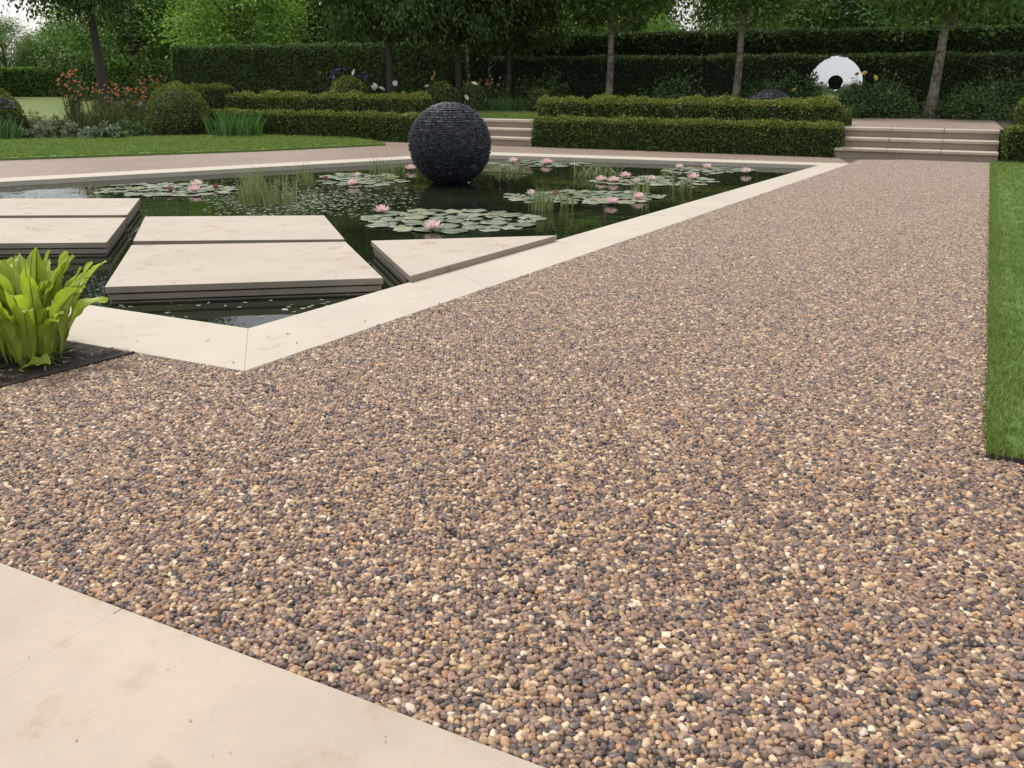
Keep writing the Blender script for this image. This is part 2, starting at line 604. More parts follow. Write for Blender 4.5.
M['slate_tile'] = m_plain('brown_tile', (.06, .04, .033), .8, .3, 8, 0, .4, 30)
M['glass'] = m_plain('dark_glass', (.03, .035, .04), .1, .2)
M['pale_rock'] = m_plain('pale_rock', (.42, .37, .29), .8, .3, 8, 0, .5, 20)

# ------------------------------------------------------------------ the ground and the pool
K_OUT = [(-1.39, 4.36), (5.87, 15.76), (-0.53, 18.22), (-9.95, 11.92), (-10.8, 8.8)]   # kerb, outer edge
K_IN = [(-1.60, 5.18), (5.24, 15.49), (-0.56, 17.54), (-9.30, 11.68), (-10.0, 9.15)]   # kerb, inner edge
POOL = [(-1.63, 5.24), (5.17, 15.47), (-0.56, 17.49), (-9.26, 11.66), (-9.93, 9.18)]   # pool wall under the kerb

big = [(400 * math.cos(a), 400 * math.sin(a)) for a in [2 * math.pi * k / 48 for k in range(48)]]
struct(link('ground', sheet('ground', big, -.045, M['field'], [K_OUT])))

# gravel path all round the pool
GRAV = [(-14, -4), (14, -4), (12.5, 14.0), (8.9, 16.6), (-1.0, 21.0), (-8.0, 24.5), (-18, 16.5), (-16, 9)]
struct(link('gravel_path', sheet('gravel_path', GRAV, -.012, M['gravel'], [K_OUT])))

# water and pool walls
struct(link('pond_water', sheet('pond_water', inset(POOL[::-1], -.004), WZ, M['water'])))
g = Geo()
n = len(POOL)
V = [(x, y, -.07) for x, y in POOL] + [(x, y, -.9) for x, y in POOL]
g.add(V, [[i, (i + 1) % n, n + (i + 1) % n, n + i] for i in range(n)])
struct(link('pool_wall', g.mesh('pool_wall', [M['liner']])))

# kerb stones: each side a run of long bevelled stones with tight joints
def kerb_side(a, b, c, d, count):
    """outer a-b, inner c-d"""
    out = []
    A, B, C_, D = (Vector(p) for p in (a, b, c, d))
    for k in range(count):
        u0, u1 = k / count, (k + 1) / count
        e = .0012 / max((B - A).length, .1)
        u0 += e if k else 0
        u1 -= e if k < count - 1 else 0
        out.append(prism([tuple(A.lerp(B, u0)), tuple(A.lerp(B, u1)), tuple(C_.lerp(D, u1)), tuple(C_.lerp(D, u0))], -.075, 0.0, .004))
    return out
for i, cnt in enumerate((6, 4, 5, 2, 5)):
    j = (i + 1) % 5
    struct(link('pool_kerb', bm_mesh('pool_kerb', kerb_side(K_OUT[i], K_OUT[j], K_IN[i], K_IN[j], cnt), M['kerb'])))

# paving in the near corner
e = Vector((.888, -.460)).normalized()
nn = Vector((-.46, -.888)).normalized()
P0 = Vector((-1.12, 2.19))
def pv(a, b):
    q = P0 + e * a + nn * b
    return (q.x, q.y)
pav = []
for a0, a1 in ((-3.6, -1.803), (-1.8, -.003), (0, 1.797), (1.8, 3.6)):
    for b0, b1 in ((0, 1.197), (1.2, 2.4), (2.403, 3.6)):
        pav.append(prism([pv(a0, b0), pv(a1, b0), pv(a1, b1), pv(a0, b1)], -.04, .002, .003))
struct(link('pavement', bm_mesh('pavement', pav, M['pave'])))
struct(link('mortar_bed', sheet('mortar_bed', [pv(-3.55, .03), pv(3.55, .03), pv(3.55, 3.55), pv(-3.55, 3.55)], .001, M['kerb'])))

# ------------------------------------------------------------------ pebbles
def pebble_field():
    sp = .0162
    dy = sp * .88
    ny = int(15.5 / dy)
    pts = []
    for j in range(ny):
        y = 1.0 + j * dy
        x0, x1 = -.62 * y - .9, .60 * y + (2.2 if y < 4 else .45)
        x0 = max(x0, -6)
        xs = np.arange(x0, x1, sp) + (sp * .5 if j % 2 else 0)
        pts.append(np.stack([xs, np.full(len(xs), y)], 1))
    P = np.concatenate(pts)
    P += RNG.normal(size=P.shape) * sp * .20
    X, Y = P[:, 0], P[:, 1]
    ko = inset(K_OUT, -.004)
    lawn_x = 1.925 + (Y - 3.28) * (6.25 / 12.21) - .01
    near_line = (X - 1.92) * .46 + (Y - 3.28) * .89       # beyond the lawn's near edge
    keep = ~inside(ko, X, Y) & ~((X > lawn_x) & (near_line > -.01))
    dpav = (X - P0.x) * nn.x + (Y - P0.y) * nn.y
    keep &= dpav < -.006
    keep &= ~inside(BED, X, Y)
    keep &= (X - K_OUT[0][0]) * .847 - (Y - K_OUT[0][1]) * .531 > (-9 if False else -1e9)
    # only the near courtyard and the walk beside the pool
    side = (X + 1.39) * .843 - (Y - 4.36) * .537
    keep &= (side > -.02) | (Y < 5.0)
    keep &= (X * E1[0] * 0 + (X - ORG[0]) * E2[0] + (Y - ORG[1]) * E2[1]) < -.03
    P = P[keep]
    n = len(P)
    me = bpy.data.meshes.new('gravel_pebbles')
    me.vertices.add(n)
    co = np.zeros((n, 3), np.float32)
    co[:, :2] = P
    co[:, 2] = -.0075 + RNG.normal(size=n) * .0016
    me.vertices.foreach_set('co', co.ravel())
    def attr(nm, ty, data, prop='value'):
        a = me.attributes.new(nm, ty, 'POINT')
        a.data.foreach_set(prop, np.asarray(data, np.float32).ravel() if ty != 'INT' else np.asarray(data, np.int32))
    rot = np.stack([RNG.normal(size=n) * .28, RNG.normal(size=n) * .28, RNG.uniform(0, 6.283, n)], 1)
    base = .0100 * np.exp(RNG.normal(size=n) * .16)
    scl = np.stack([base * RNG.uniform(1.0, 1.35, n), base * RNG.uniform(.78, 1.0, n), base * RNG.uniform(.62, .85, n)], 1)
    attr('rot', 'FLOAT_VECTOR', rot, 'vector')
    attr('scl', 'FLOAT_VECTOR', scl, 'vector')
    attr('rnd', 'FLOAT', RNG.uniform(0, 1, n))
    attr('val', 'FLOAT', RNG.uniform(0, 1, n))
    attr('far_blend', 'FLOAT', np.clip((P[:, 1] - 3.0) / 12.0, 0, 1) ** .8 * .62)
    attr('idx', 'INT', RNG.integers(0, 5, n))
    o = struct(link('gravel_pebbles', me), 'stuff')
    tr = bpy.data.node_groups.new('scatter_pebbles', 'GeometryNodeTree')
    tr.interface.new_socket('Geometry', in_out='INPUT', socket_type='NodeSocketGeometry')
    tr.interface.new_socket('Geometry', in_out='OUTPUT', socket_type='NodeSocketGeometry')
    N = tr.nodes.new
    gi, go = N('NodeGroupInput'), N('NodeGroupOutput')
    jn = N('GeometryNodeJoinGeometry')
    for k in range(5):
        ic = N('GeometryNodeMeshIcoSphere')
        ic.inputs['Radius'].default_value = 1
        ic.inputs['Subdivisions'].default_value = 2 if k % 2 else 3
        nzn = N('ShaderNodeTexNoise')
        nzn.noise_dimensions = '4D'
        nzn.inputs['W'].default_value = k * 3.7
        nzn.inputs['Scale'].default_value = .8
        nzn.inputs['Detail'].default_value = 1
        sub = N('ShaderNodeVectorMath')
        sub.operation = 'SUBTRACT'
        sub.inputs[1].default_value = (.5, .5, .5)
        tr.links.new(nzn.outputs['Color'], sub.inputs[0])
        sc = N('ShaderNodeVectorMath')
        sc.operation = 'SCALE'
        sc.inputs['Scale'].default_value = 1.15
        tr.links.new(sub.outputs[0], sc.inputs[0])
        sp_ = N('GeometryNodeSetPosition')
        tr.links.new(ic.outputs['Mesh'], sp_.inputs['Geometry'])
        tr.links.new(sc.outputs[0], sp_.inputs['Offset'])
        ss = N('GeometryNodeSetShadeSmooth')
        tr.links.new(sp_.outputs['Geometry'], ss.inputs['Geometry'])
        sm = N('GeometryNodeSetMaterial')
        sm.inputs['Material'].default_value = M['pebble']
        tr.links.new(ss.outputs[0], sm.inputs['Geometry'])
        gt = N('GeometryNodeGeometryToInstance')
        tr.links.new(sm.outputs['Geometry'], gt.inputs['Geometry'])
        tr.links.new(gt.outputs[0], jn.inputs[0])
    iop = N('GeometryNodeInstanceOnPoints')
    tr.links.new(gi.outputs[0], iop.inputs['Points'])
    tr.links.new(jn.outputs[0], iop.inputs['Instance'])
    iop.inputs['Pick Instance'].default_value = True
    def named(nm, ty):
        q = N('GeometryNodeInputNamedAttribute')
        q.data_type = ty
        q.inputs['Name'].default_value = nm
        return [s for s in q.outputs if s.enabled][0]
    tr.links.new(named('idx', 'INT'), iop.inputs['Instance Index'])
    tr.links.new(named('rot', 'FLOAT_VECTOR'), iop.inputs['Rotation'])
    tr.links.new(named('scl', 'FLOAT_VECTOR'), iop.inputs['Scale'])
    tr.links.new(iop.outputs[0], go.inputs[0])
    md = o.modifiers.new('scatter', 'NODES')
    md.node_group = tr
    me.materials.append(M['pebble'])
    print('PEBBLES', n)

struct(link('resin_bed', sheet('resin_bed', [(-1.385, 4.345), (5.88, 15.75), (6.1, 17.0), (8.6, 15.9), (1.925, 3.28), (6, 1.2), (6, .2), (-4, .2), (-4, 5.4), (-2.1, 4.69)], -.0095,
                            m_plain('resin_binder', (.075, .056, .045), .6, .4, 30))))
BED = [(-2.07, 4.69), (-2.52, 4.09), (-3.9, 2.25), (-7.5, 4.6), (-5.6, 6.35)]
pebble_field()

# planting bed in the corner with its steel edging
struct(link('soil', sheet('soil', BED, -.006, M['soil'])))
eg = Geo()
def strip(g, a, b, z0, z1, th):
    a, b = Vector(a), Vector(b)
    d = (b - a).normalized()
    q = Vector((-d.y, d.x)) * th * .5
    pts = [a - q, b - q, b + q, a + q]
    V = [(p.x, p.y, z0) for p in pts] + [(p.x, p.y, z1) for p in pts]
    g.add(V, [[0, 1, 5, 4], [1, 2, 6, 5], [2, 3, 7, 6], [3, 0, 4, 7], [4, 5, 6, 7]])
strip(eg, (-2.085, 4.67), (-3.9, 2.25), -.05, .012, .012)
tag(link('edging_strip', eg.mesh('edging_strip', [M['steel']])), 'thin rusty steel strip edging the fern bed against the gravel', 'edging')
# crumbs and litter on the soil
n = 5200
P = np.stack([RNG.uniform(-4.6, -2.1, n), RNG.uniform(2.3, 5.6, n), RNG.uniform(.002, .022, n)], 1)
P = P[inside(inset(BED, .03), P[:, 0], P[:, 1])]
lg = Geo()
leaves(lg, P, rand_dirs(len(P)) * [1, 1, .3], rand_dirs(len(P)) * .5 + [0, 0, 1], RNG.uniform(.015, .06, len(P)), RNG.uniform(.006, .025, len(P)))
struct(link('leaf_litter', lg.mesh('leaf_litter', [M['litter']])), 'stuff')

# ------------------------------------------------------------------ lawns
LAWN = [(1.925, 3.28), (8.25, 15.63), (8.75, 15.9), (30, 6.0), (24, -10)]
LAWN[4] = (1.925 + .89 * 16, 3.28 - .456 * 16)
struct(link('lawn', bm_mesh('lawn', prism(LAWN, -.05, .012), M['turf'])))
lg = Geo()
strip(lg, (1.915, 3.265), (1.925 + .89 * 8, 3.265 - .456 * 8), -.05, .016, .012)
tag(link('edging_strip', lg.mesh('edging_strip', [M['steel']])), 'dark metal strip along the near end of the right lawn', 'edging')

def tufts(name, pts, z, hmin, hmax, blades=7, w=.0045, mat='grass_blade', spread=.02):
    n = len(pts)
    P = np.repeat(np.column_stack([pts, np.full(n, z)]), blades, axis=0)
    P[:, :2] += RNG.normal(size=(len(P), 2)) * spread
    k = len(P)
    h = RNG.uniform(hmin, hmax, k)[:, None]
    lean = RNG.normal(size=(k, 2)) * .45
    d1 = unit(np.column_stack([lean * .5, np.ones(k)]))
    d2 = unit(np.column_stack([lean * 1.6, np.ones(k)]))
    side = unit(np.column_stack([RNG.normal(size=(k, 2)), np.zeros(k)])) * w
    a, b = P - side * .5, P + side * .5
    m_ = P + d1 * h * .55
    c, d = m_ + side * .42, m_ - side * .42
    tip = m_ + d2 * h * .5
    V = np.stack([a, b, c, d, tip], 1).reshape(-1, 3)
    i = np.arange(k) * 5
    F4 = np.stack([i, i + 1, i + 2, i + 3], 1)
    F3 = np.stack([i + 3, i + 2, i + 4], 1)
    me = mesh_np(name, V, [F4, F3], M[mat])
    return struct(link(name, me), 'stuff')
# right lawn: dense near, thinner far
pts = []
for (y0, y1, dens) in ((2.0, 5.0, 1500), (5.0, 9.0, 900), (9.0, 16.0, 420)):
    xa, xb = 1.6, 13.0
    k = int((y1 - y0) * (xb - xa) * dens)
    X, Y = RNG.uniform(xa, xb, k), RNG.uniform(y0, y1, k)
    lx = 1.925 + (Y - 3.28) * (6.25 / 12.21)
    k_ = (X > lx + .006) & (X < lx + 1.6) & (((X - 1.92) * .46 + (Y - 3.28) * .89) > .008)
    edge = RNG.uniform(0, 1, k) < np.where(X < lx + .05, 1, .75)
    pts.append(np.stack([X, Y], 1)[k_ & edge])
tufts('grass', np.concatenate(pts), .012, .018, .05, 7, .0042)

k = 5200
Y = RNG.uniform(2.9, 15.5, k)
X = 1.925 + (Y - 3.28) * (6.25 / 12.21) + RNG.normal(size=k) * .010 + .026
q = ((X - 1.92) * .46 + (Y - 3.28) * .89) > -.012
tufts('grass', np.stack([X, Y], 1)[q], .004, .02, .065, 5, .0042, spread=.012)
k = 420
u = RNG.uniform(0, 2.4, k)
tufts('grass', np.stack([1.925 + .89 * u, 3.28 - .456 * u], 1) + RNG.normal(size=(k, 2)) * .012, .004, .02, .06, 5, .0042, spread=.012)

# left: turf strip in front of the long border, then the border's soil
LEFT = [at(386, 145), at(260, 151), at(0, 160), (-16, 14.2), (-20, 17.0), at(0, 142), at(150, 138.5), at(262, 136.5), at(330, 136)]
struct(link('border_lawn', bm_mesh('border_lawn', prism(LEFT, -.05, .03), M['turf'])))
k = 26000
X, Y = RNG.uniform(-13, -2.5, k), RNG.uniform(15.5, 24, k)
q = inside(inset(LEFT[::-1], .03), X, Y)
tufts('grass', np.stack([X, Y], 1)[q], .03, .03, .075, 5, .010)
BSOIL = [at(330, 136.2), at(262, 136.7), at(150, 138.7), at(0, 142.2), (-22, 19), (-26, 31), (-12, 32), (-7.5, 25)]
struct(link('border_soil', sheet('border_soil', BSOIL, -.004, M['soil'])))

# ------------------------------------------------------------------ the terrace
def tp(s, t):
    v = T(s, t)
    return (v.x, v.y)
struct(link('terrace', bm_mesh('terrace', prism([tp(-17, 1.3), tp(-9.1, .86), tp(14, .86), tp(14, 26), tp(-30, 26), tp(-26, 6)], -.05, TZ), M['soil'])))
struct(link('terrace_path', sheet('terrace_path', [tp(-.05, 1.06), tp(2.75, 1.06), tp(2.75, 5.2), tp(-1.6, 5.2), tp(-1.6, 1.9), tp(-.05, 1.9)], TZ + .006, M['gravel'])))
struct(link('terrace_lawn', bm_mesh('terrace_lawn', prism([tp(-9.05, 1.08), tp(-6.2, 1.08), tp(-6.2, 3.4), tp(-11, 3.4), tp(-11, 1.9), tp(-9.05, 1.9)], TZ - .02, TZ + .04), M['turf'])))
k = 5000
X = RNG.uniform(-9.0, -6.25, k); Y = RNG.uniform(1.12, 3.3, k)
tufts('grass', np.array([tp(a, b) for a, b in zip(X, Y)]), TZ + .04, .03, .08, 5, .010)

def steps(s0, s1, label):
    root = thing('stone_steps', label, 'steps', T((s0 + s1) / 2, .3, 0), T_ANG)
    w = (s1 - s0) / 2
    rise, dep = TZ / 3, .36
    for k in range(3):
        t0 = k * dep - .3
        z0 = k * rise
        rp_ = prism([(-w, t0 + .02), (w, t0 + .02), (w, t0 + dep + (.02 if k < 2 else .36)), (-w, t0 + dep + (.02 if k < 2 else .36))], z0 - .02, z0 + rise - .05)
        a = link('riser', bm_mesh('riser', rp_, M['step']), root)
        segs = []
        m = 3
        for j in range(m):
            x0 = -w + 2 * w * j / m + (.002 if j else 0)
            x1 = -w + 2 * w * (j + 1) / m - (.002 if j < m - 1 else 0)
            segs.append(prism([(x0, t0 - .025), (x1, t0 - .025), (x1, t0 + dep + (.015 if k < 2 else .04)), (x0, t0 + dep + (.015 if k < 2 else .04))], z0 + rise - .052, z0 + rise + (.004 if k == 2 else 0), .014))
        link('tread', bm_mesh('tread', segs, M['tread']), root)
    return root
steps(-.05, 2.68, 'three wide stone steps at the end of the gravel walk on the right')
steps(-9.02, -6.26, 'three stone steps half hidden behind the slate sphere')

# ------------------------------------------------------------------ hedges and clipped shrubs
def waves(P, amp, f):
    """slow unevenness of a clipped face"""
    x, y, z = P.T
    return amp * (np.sin(x * f + 1.3 * np.sin(y * f * .7)) + np.sin(y * f * 1.3 + z * f * 1.1 + 1.7) + np.sin((x + y) * f * 2.3 + z * 2 * f)) / 3

def hedge_mesh(name, lx, ly, lz, dens, leaf, mats, r=.12, amp=.03, f=3.0, tip_share=.0, bottom_gap=0.0, depth=.10, tip_top=True):
    """rounded box hedge, local origin at its base centre; leaf-sized faces over an uneven clipped shape"""
    h = np.array([lx / 2, ly / 2, lz / 2])
    areas = [lx * ly, lx * lz, lx * lz, ly * lz, ly * lz]
    tot = sum(areas)
    n = int(tot * dens)
    pick = RNG.choice(5, n, p=np.array(areas) / tot)
    u, v = RNG.uniform(-1, 1, n), RNG.uniform(-1, 1, n)
    P = np.zeros((n, 3))
    P[pick == 0] = np.stack([u * h[0], v * h[1], np.full(n, h[2])], 1)[pick == 0]
    for k, sg in ((1, -1), (2, 1)):
        P[pick == k] = np.stack([u * h[0], np.full(n, sg * h[1]), v * h[2]], 1)[pick == k]
    for k, sg in ((3, -1), (4, 1)):
        P[pick == k] = np.stack([np.full(n, sg * h[0]), u * h[1], v * h[2]], 1)[pick == k]
    lo = -(h - r); hi = h - r
    lo2 = lo.copy(); lo2[2] = -h[2]
    q = np.clip(P, lo2, hi)
    nrm = unit(P - q)
    P = q + nrm * r
    P += nrm * (waves(P, amp, f) + waves(P, amp * .6, f * 3.1) - np.abs(RNG.normal(size=n)) * depth * .5 + .015 + (RNG.uniform(0, 1, n) < .05) * RNG.uniform(.01, .055, n))[:, None]
    P[:, 2] += h[2]
    P = P[P[:, 2] > bottom_gap]
    nrm = nrm[:len(P)] if False else unit(P - [0, 0, h[2]] - np.clip(P - [0, 0, h[2]], lo2, hi) + 1e-6)
    n = len(P)
    ax = unit(rand_dirs(n) + nrm * .55 + [0, 0, .25])
    L_ = leaf * RNG.uniform(.65, 1.4, n)
    g = Geo()
    top = (nrm[:, 2] > .5) | (P[:, 2] > lz * .86)
    tip = (RNG.uniform(0, 1, n) < np.where(top, tip_share * 2.2 if tip_top else tip_share, tip_share * .55))
    nr = unit(nrm + rand_dirs(n) * .8)
    for m_, sel in ((0, ~tip), (1, tip)):
        if sel.any():
            leaves(g, P[sel], ax[sel], nr[sel], L_[sel], L_[sel] * .5, m_)
    # woody inside
    c = np.maximum(h - depth * .75, h * .5)
    bx = np.array([[sx * c[0], sy * c[1], z] for z in (bottom_gap + .01, h[2] + c[2]) for sx, sy in ((-1, -1), (1, -1), (1, 1), (-1, 1))])
    g.add(bx, [[3, 2, 1, 0], [4, 5, 6, 7], [0, 1, 5, 4], [1, 2, 6, 5], [2, 3, 7, 6], [3, 0, 4, 7]], 2)
    return g.mesh(name, mats)

def hedge(name, s0, s1, t0, t1, z0, z1, label, dens=1500, leaf=.05, mats=None, cat='hedge', group=None, **kw):
    mats = mats or [M['yew'], M['yew_tip'], M['twig']]
    me = hedge_mesh(name, s1 - s0, t1 - t0, z1 - z0, dens, leaf, mats, **kw)
    o = link(name, me, None, T((s0 + s1) / 2, (t0 + t1) / 2, z0), T_ANG)
    return tag(o, label, cat, group)

YK = dict(tip_share=.30, amp=.042, f=4.6, r=.10)
hedge('low_hedge', -6.24, .02, 0.0, .70, -.01, .585, 'long low yew hedge along the path between the two flights of steps', 3300, .045, **YK)
hedge('low_hedge', -15.4, -9.1, 0.0, .70, -.01, .60, 'low clipped hedge left of the slate sphere, the lower of two tiers', 2600, .05, **YK)
hedge('low_hedge', 2.75, 5.4, -.05, .75, -.01, .58, 'low clipped hedge block at the right edge beside the steps', 3000, .045, **YK)
YU = dict(tip_share=.40, amp=.085, f=3.1, r=.17)
hedge('terrace_hedge', s_at(545, 1.2), s_at(846, 1.2), .78, 1.55, TZ, .945, 'uneven upper hedge on the terrace above the long low yew hedge', 3000, .048, **YU)
hedge('terrace_hedge', s_at(236, 1.3), s_at(432, 1.3), .80, 1.6, TZ, .98, 'uneven upper hedge on the terrace left of the slate sphere', 2300, .052, **YU)
hedge('terrace_hedge', 2.92, 5.5, .85, 1.6, TZ, 1.09, 'golden rounded upper hedge at the right edge above the low block', 3000, .045, tip_share=.55, amp=.04, f=3, r=.28)
hedge('terrace_hedge', s_at(158, 2.2), s_at(231, 2.2), 1.6, 2.6, .25, 1.18, 'rounded hedge with reddish end behind the big clipped dome', 1000, .06, tip_share=.30, amp=.05, f=2.5, r=.25)
WK = dict(mats=[M['wall_hedge'], M['hedge_tip'], M['twig']], tip_share=.10, amp=.05, f=1.6, r=.16)
hedge('tall_hedge', s_at(184, 9.2), s_at(459, 9.2), 8.6, 9.9, 0.0, 2.46, 'tall green hedge at the back from the left lawn to the narrow gap', 950, .085, **dict(WK, mats=[M['wall_hedge_light'], M['hedge_tip'], M['twig']], tip_share=.2))
hedge('tall_hedge', s_at(475, 9.2), 12.0, 8.6, 9.9, 0.4, 2.62, 'tall dark hedge at the back running right from the narrow gap', 950, .085, **WK)
hedge('tall_hedge', s_at(494, 7.8), 10.5, 7.4, 8.2, TZ, 1.95, 'shorter dark hedge standing just in front of the tall right hedge', 900, .07, **WK)
# hedges beyond the mown field
def free_hedge(px0, px1, d, z1, label, dens, leaf, thick=1.5, **kw):
    dens *= 1.7
    x0, x1 = (px0 - 512) / 937 * d, (px1 - 512) / 937 * d
    me = hedge_mesh('field_hedge', abs(x1 - x0), thick, z1, dens, leaf, [M['far_mid'], M['far_light'], M['twig']], **kw)
    return tag(link('field_hedge', me, None, ((x0 + x1) / 2, d, -.05), 0), label, 'hedge')
free_hedge(-260, 84, 68, 1.95, 'trimmed hedge along the far side of the mown field', 90, .22, tip_share=.3, amp=.08, f=1, r=.25)
free_hedge(78, 260, 58, 2.3, 'dark taller hedge beyond the field behind the flower border', 110, .2, tip_share=.05, amp=.1, f=1, r=.3)

me = hedge_mesh('field_hedge', 160, 2, 1.75, 30, .3, [M['far_mid'], M['hedge_tip'], M['twig']], tip_share=.2, amp=.1, f=1, r=.3)
tag(link('field_hedge', me, None, (10, -110, -.05), .2), 'long hedge behind the viewer, dark under the sky in the mirror disc', 'hedge')

def dome_mesh(name, rx, ry, rz, dens, leaf, mats, tip_share=.3, amp=.03, cut=-.35):
    n = int(4 * math.pi * ((rx * ry + rx * rz + ry * rz) / 3) * dens)
    d = rand_dirs(n)
    d = d[d[:, 2] > cut]
    n = len(d)
    rad = 1 + waves(d * 3, amp, 2.2) / .5 - np.abs(RNG.normal(size=n)) * .05
    P = d * [rx, ry, rz] * rad[:, None]
    P[:, 2] += -cut * rz
    nr = unit(d / [rx, ry, rz])
    ax = unit(rand_dirs(n) + nr * .5 + [0, 0, .35])
    L_ = leaf * RNG.uniform(.65, 1.4, n)
    g = Geo()
    tip = RNG.uniform(0, 1, n) < tip_share * (.35 + 1.1 * np.clip(d[:, 2], 0, 1))
    nn_ = unit(nr + rand_dirs(n) * .8)
    for m_, s_ in ((0, ~tip), (1, tip)):
        leaves(g, P[s_], ax[s_], nn_[s_], L_[s_], L_[s_] * .5, m_)
    # inside
    bm = bmesh.new()
    bmesh.ops.create_icosphere(bm, subdivisions=2, radius=1)
    V = np.array([(v.co.x * rx * .86, v.co.y * ry * .86, max(v.co.z, cut + .02) * rz * .86 - cut * rz) for v in bm.verts])
    F = [[v.index for v in f.verts] for f in bm.faces]
    bm.free()
    g.add(V, F, 2)
    return g.mesh(name, mats)

def dome(px, py, z, wpx, hpx, label, name='clipped_dome', dens=1300, leaf=.05, mats=None, **kw):
    x, y = at(px, py, z)
    d = y
    rx = wpx / 2 / 900 * d
    hz = hpx / 920 * d
    cut = kw.pop('cut', -.35)
    rz = hz / (1 - cut)
    y += rx * .9
    me = dome_mesh(name, rx, rx, rz, dens, leaf, mats or [M['boxball'], M['yew_tip'], M['twig']], cut=cut, **kw)
    return tag(link(name, me, None, (x * y / d, y, z - .01), random.uniform(0, 6)), label, 'shrub')
dome(181, 137.5, 0, 64, 53, 'big clipped green dome shrub beside the iris leaves', tip_share=.3)
dome(3, 140, 0, 50, 49, 'dark rounded shrub cut by the left edge behind purple iris', mats=[M['yew'], M['yew_tip'], M['twig']])
def t_dome(px, t, wpx, topy, label, mats=None, name='clipped_dome', **kw):
    p = T(s_at(px, t), t)
    rx = wpx / 2 / 930 * p.y
    ztop = CAM_H - (topy - HORIZON) / 937 * p.y
    cut = -.4
    rz = (ztop - TZ) / (1 - cut)
    me = dome_mesh(name, rx, rx, rz, 900, .06, mats or [M['boxball'], M['yew_tip'], M['twig']], cut=cut, **kw)
    return tag(link(name, me, None, (p.x, p.y, TZ - .01), random.uniform(0, 6)), label, 'shrub')
t_dome(348, 2.2, 42, 75, 'yellow-green clipped dome rising above the left terrace hedge', tip_share=.6)
t_dome(441, 2.5, 40, 81, 'dark clipped dome directly behind the slate sphere', [M['yew'], M['yew_tip'], M['twig']])
t_dome(540, 3.6, 30, 87, 'small dark dome at the left end of the terrace hedge', [M['yew'], M['yew_tip'], M['twig']])
t_dome(472, 3.2, 30, 81, 'loose dome shrub by the second slim trunk', [M['rose_leaf'], M['yew_tip'], M['twig']])

# loose leafy shrubs
def loose_mesh(name, rx, ry, rz, n, leaf, mat, clumps=40, droop=.0):
    g = Geo()
    c = rand_dirs(clumps)
    c[:, 2] = np.abs(c[:, 2])
    c *= RNG.uniform(.45, 1.0, (clumps, 1))
    c *= np.array([rx, ry, rz])
    k = RNG.integers(0, clumps, n)
    sc = min(rx, rz) * .20
    P = c[k] + RNG.normal(size=(n, 3)) * sc
    P[:, 2] = np.abs(P[:, 2]) + .02
    out = unit(P - [0, 0, rz * .3])
    ax = unit(rand_dirs(n) + out * .6 + [0, 0, .1 - droop])
    nr = unit(out + rand_dirs(n) * .8 + [0, 0, .6])
    L_ = leaf * RNG.uniform(.6, 1.4, n)
    leaves(g, P, ax, nr, L_, L_ * .55, 0)
    for i in range(min(clumps, 14)):
        e_ = c[i]
        g.tube([(e_[0] * .1, e_[1] * .1, 0), tuple(e_ * [.5, .5, .6]), tuple(e_)], [.012, .008, .004], 5, 1)
    return g.mesh(name, [M[mat], M['twig']])
def t_shrub(px, t, wpx, topy, label, mat='rose_leaf', n=2600, leaf=.075, name='leafy_shrub', z=TZ):
    p = T(s_at(px, t), t)
    rx = wpx / 2 / 930 * p.y
    rz = CAM_H - (topy - HORIZON) / 937 * p.y - z
    me = loose_mesh(name, rx, min(rx, .8), rz * .92, n, leaf, mat, clumps=int(20 + rx * 22))
    return tag(link(name, me, None, (p.x, p.y, z), T_ANG), label, 'shrub')
t_shrub(678, 5.2, 92, 73, 'spreading green shrub between the two middle mottled trunks')
t_shrub(545, 5.5, 60, 73, 'leafy green shrub left of the first mottled trunk', n=2200)
t_shrub(774, 5.6, 62, 70, 'bushy shrub between the third mottled trunk and the mirror disc')
t_shrub(814, 5.4, 32, 74, 'small dark shrub at the left foot of the mirror disc', n=1500)
t_shrub(886, 5.6, 84, 80, 'dark leafy shrub between the mirror disc and the leaning trunk', n=3400)
t_shrub(992, 5.6, 100, 76, 'wide dark shrub right of the leaning trunk', n=4000)
t_shrub(859, 5.9, 30, 75, 'rose bush at the right foot of the mirror disc', n=1000)

# ------------------------------------------------------------------ flowers for the borders (each flower head a part)
def head_mesh(name, mat, r, petals=8, up=.5):
    g = Geo()
    a = np.linspace(0, 2 * math.pi, petals, endpoint=False)
    d = np.stack([np.cos(a), np.sin(a), np.full(petals, up)], 1)
    leaves(g, d * r * .5, d, np.array([[0, 0, 1.0]] * petals) + d * -.3, r * 1.1, r * .8, 0)
    d2 = np.stack([np.cos(a + .4) * .6, np.sin(a + .4) * .6, np.full(petals, 1.0)], 1)
    leaves(g, d2 * r * .4, d2, np.array([[0, 0, 1.0]] * petals), r * .8, r * .6, 0)
    return g.mesh(name, [M[mat]])
HEADS = {}
def heads(root, pts, mat, r, pname='flower'):
    key = (mat, r)
    if key not in HEADS:
        HEADS[key] = head_mesh('flower_head', mat, r)
    for p in pts:
        o = link(pname, HEADS[key], root, tuple(p), random.uniform(0, 6))
        o.rotation_euler = (random.uniform(-1.2, 1.2), random.uniform(-1.2, 1.2), random.uniform(0, 6))

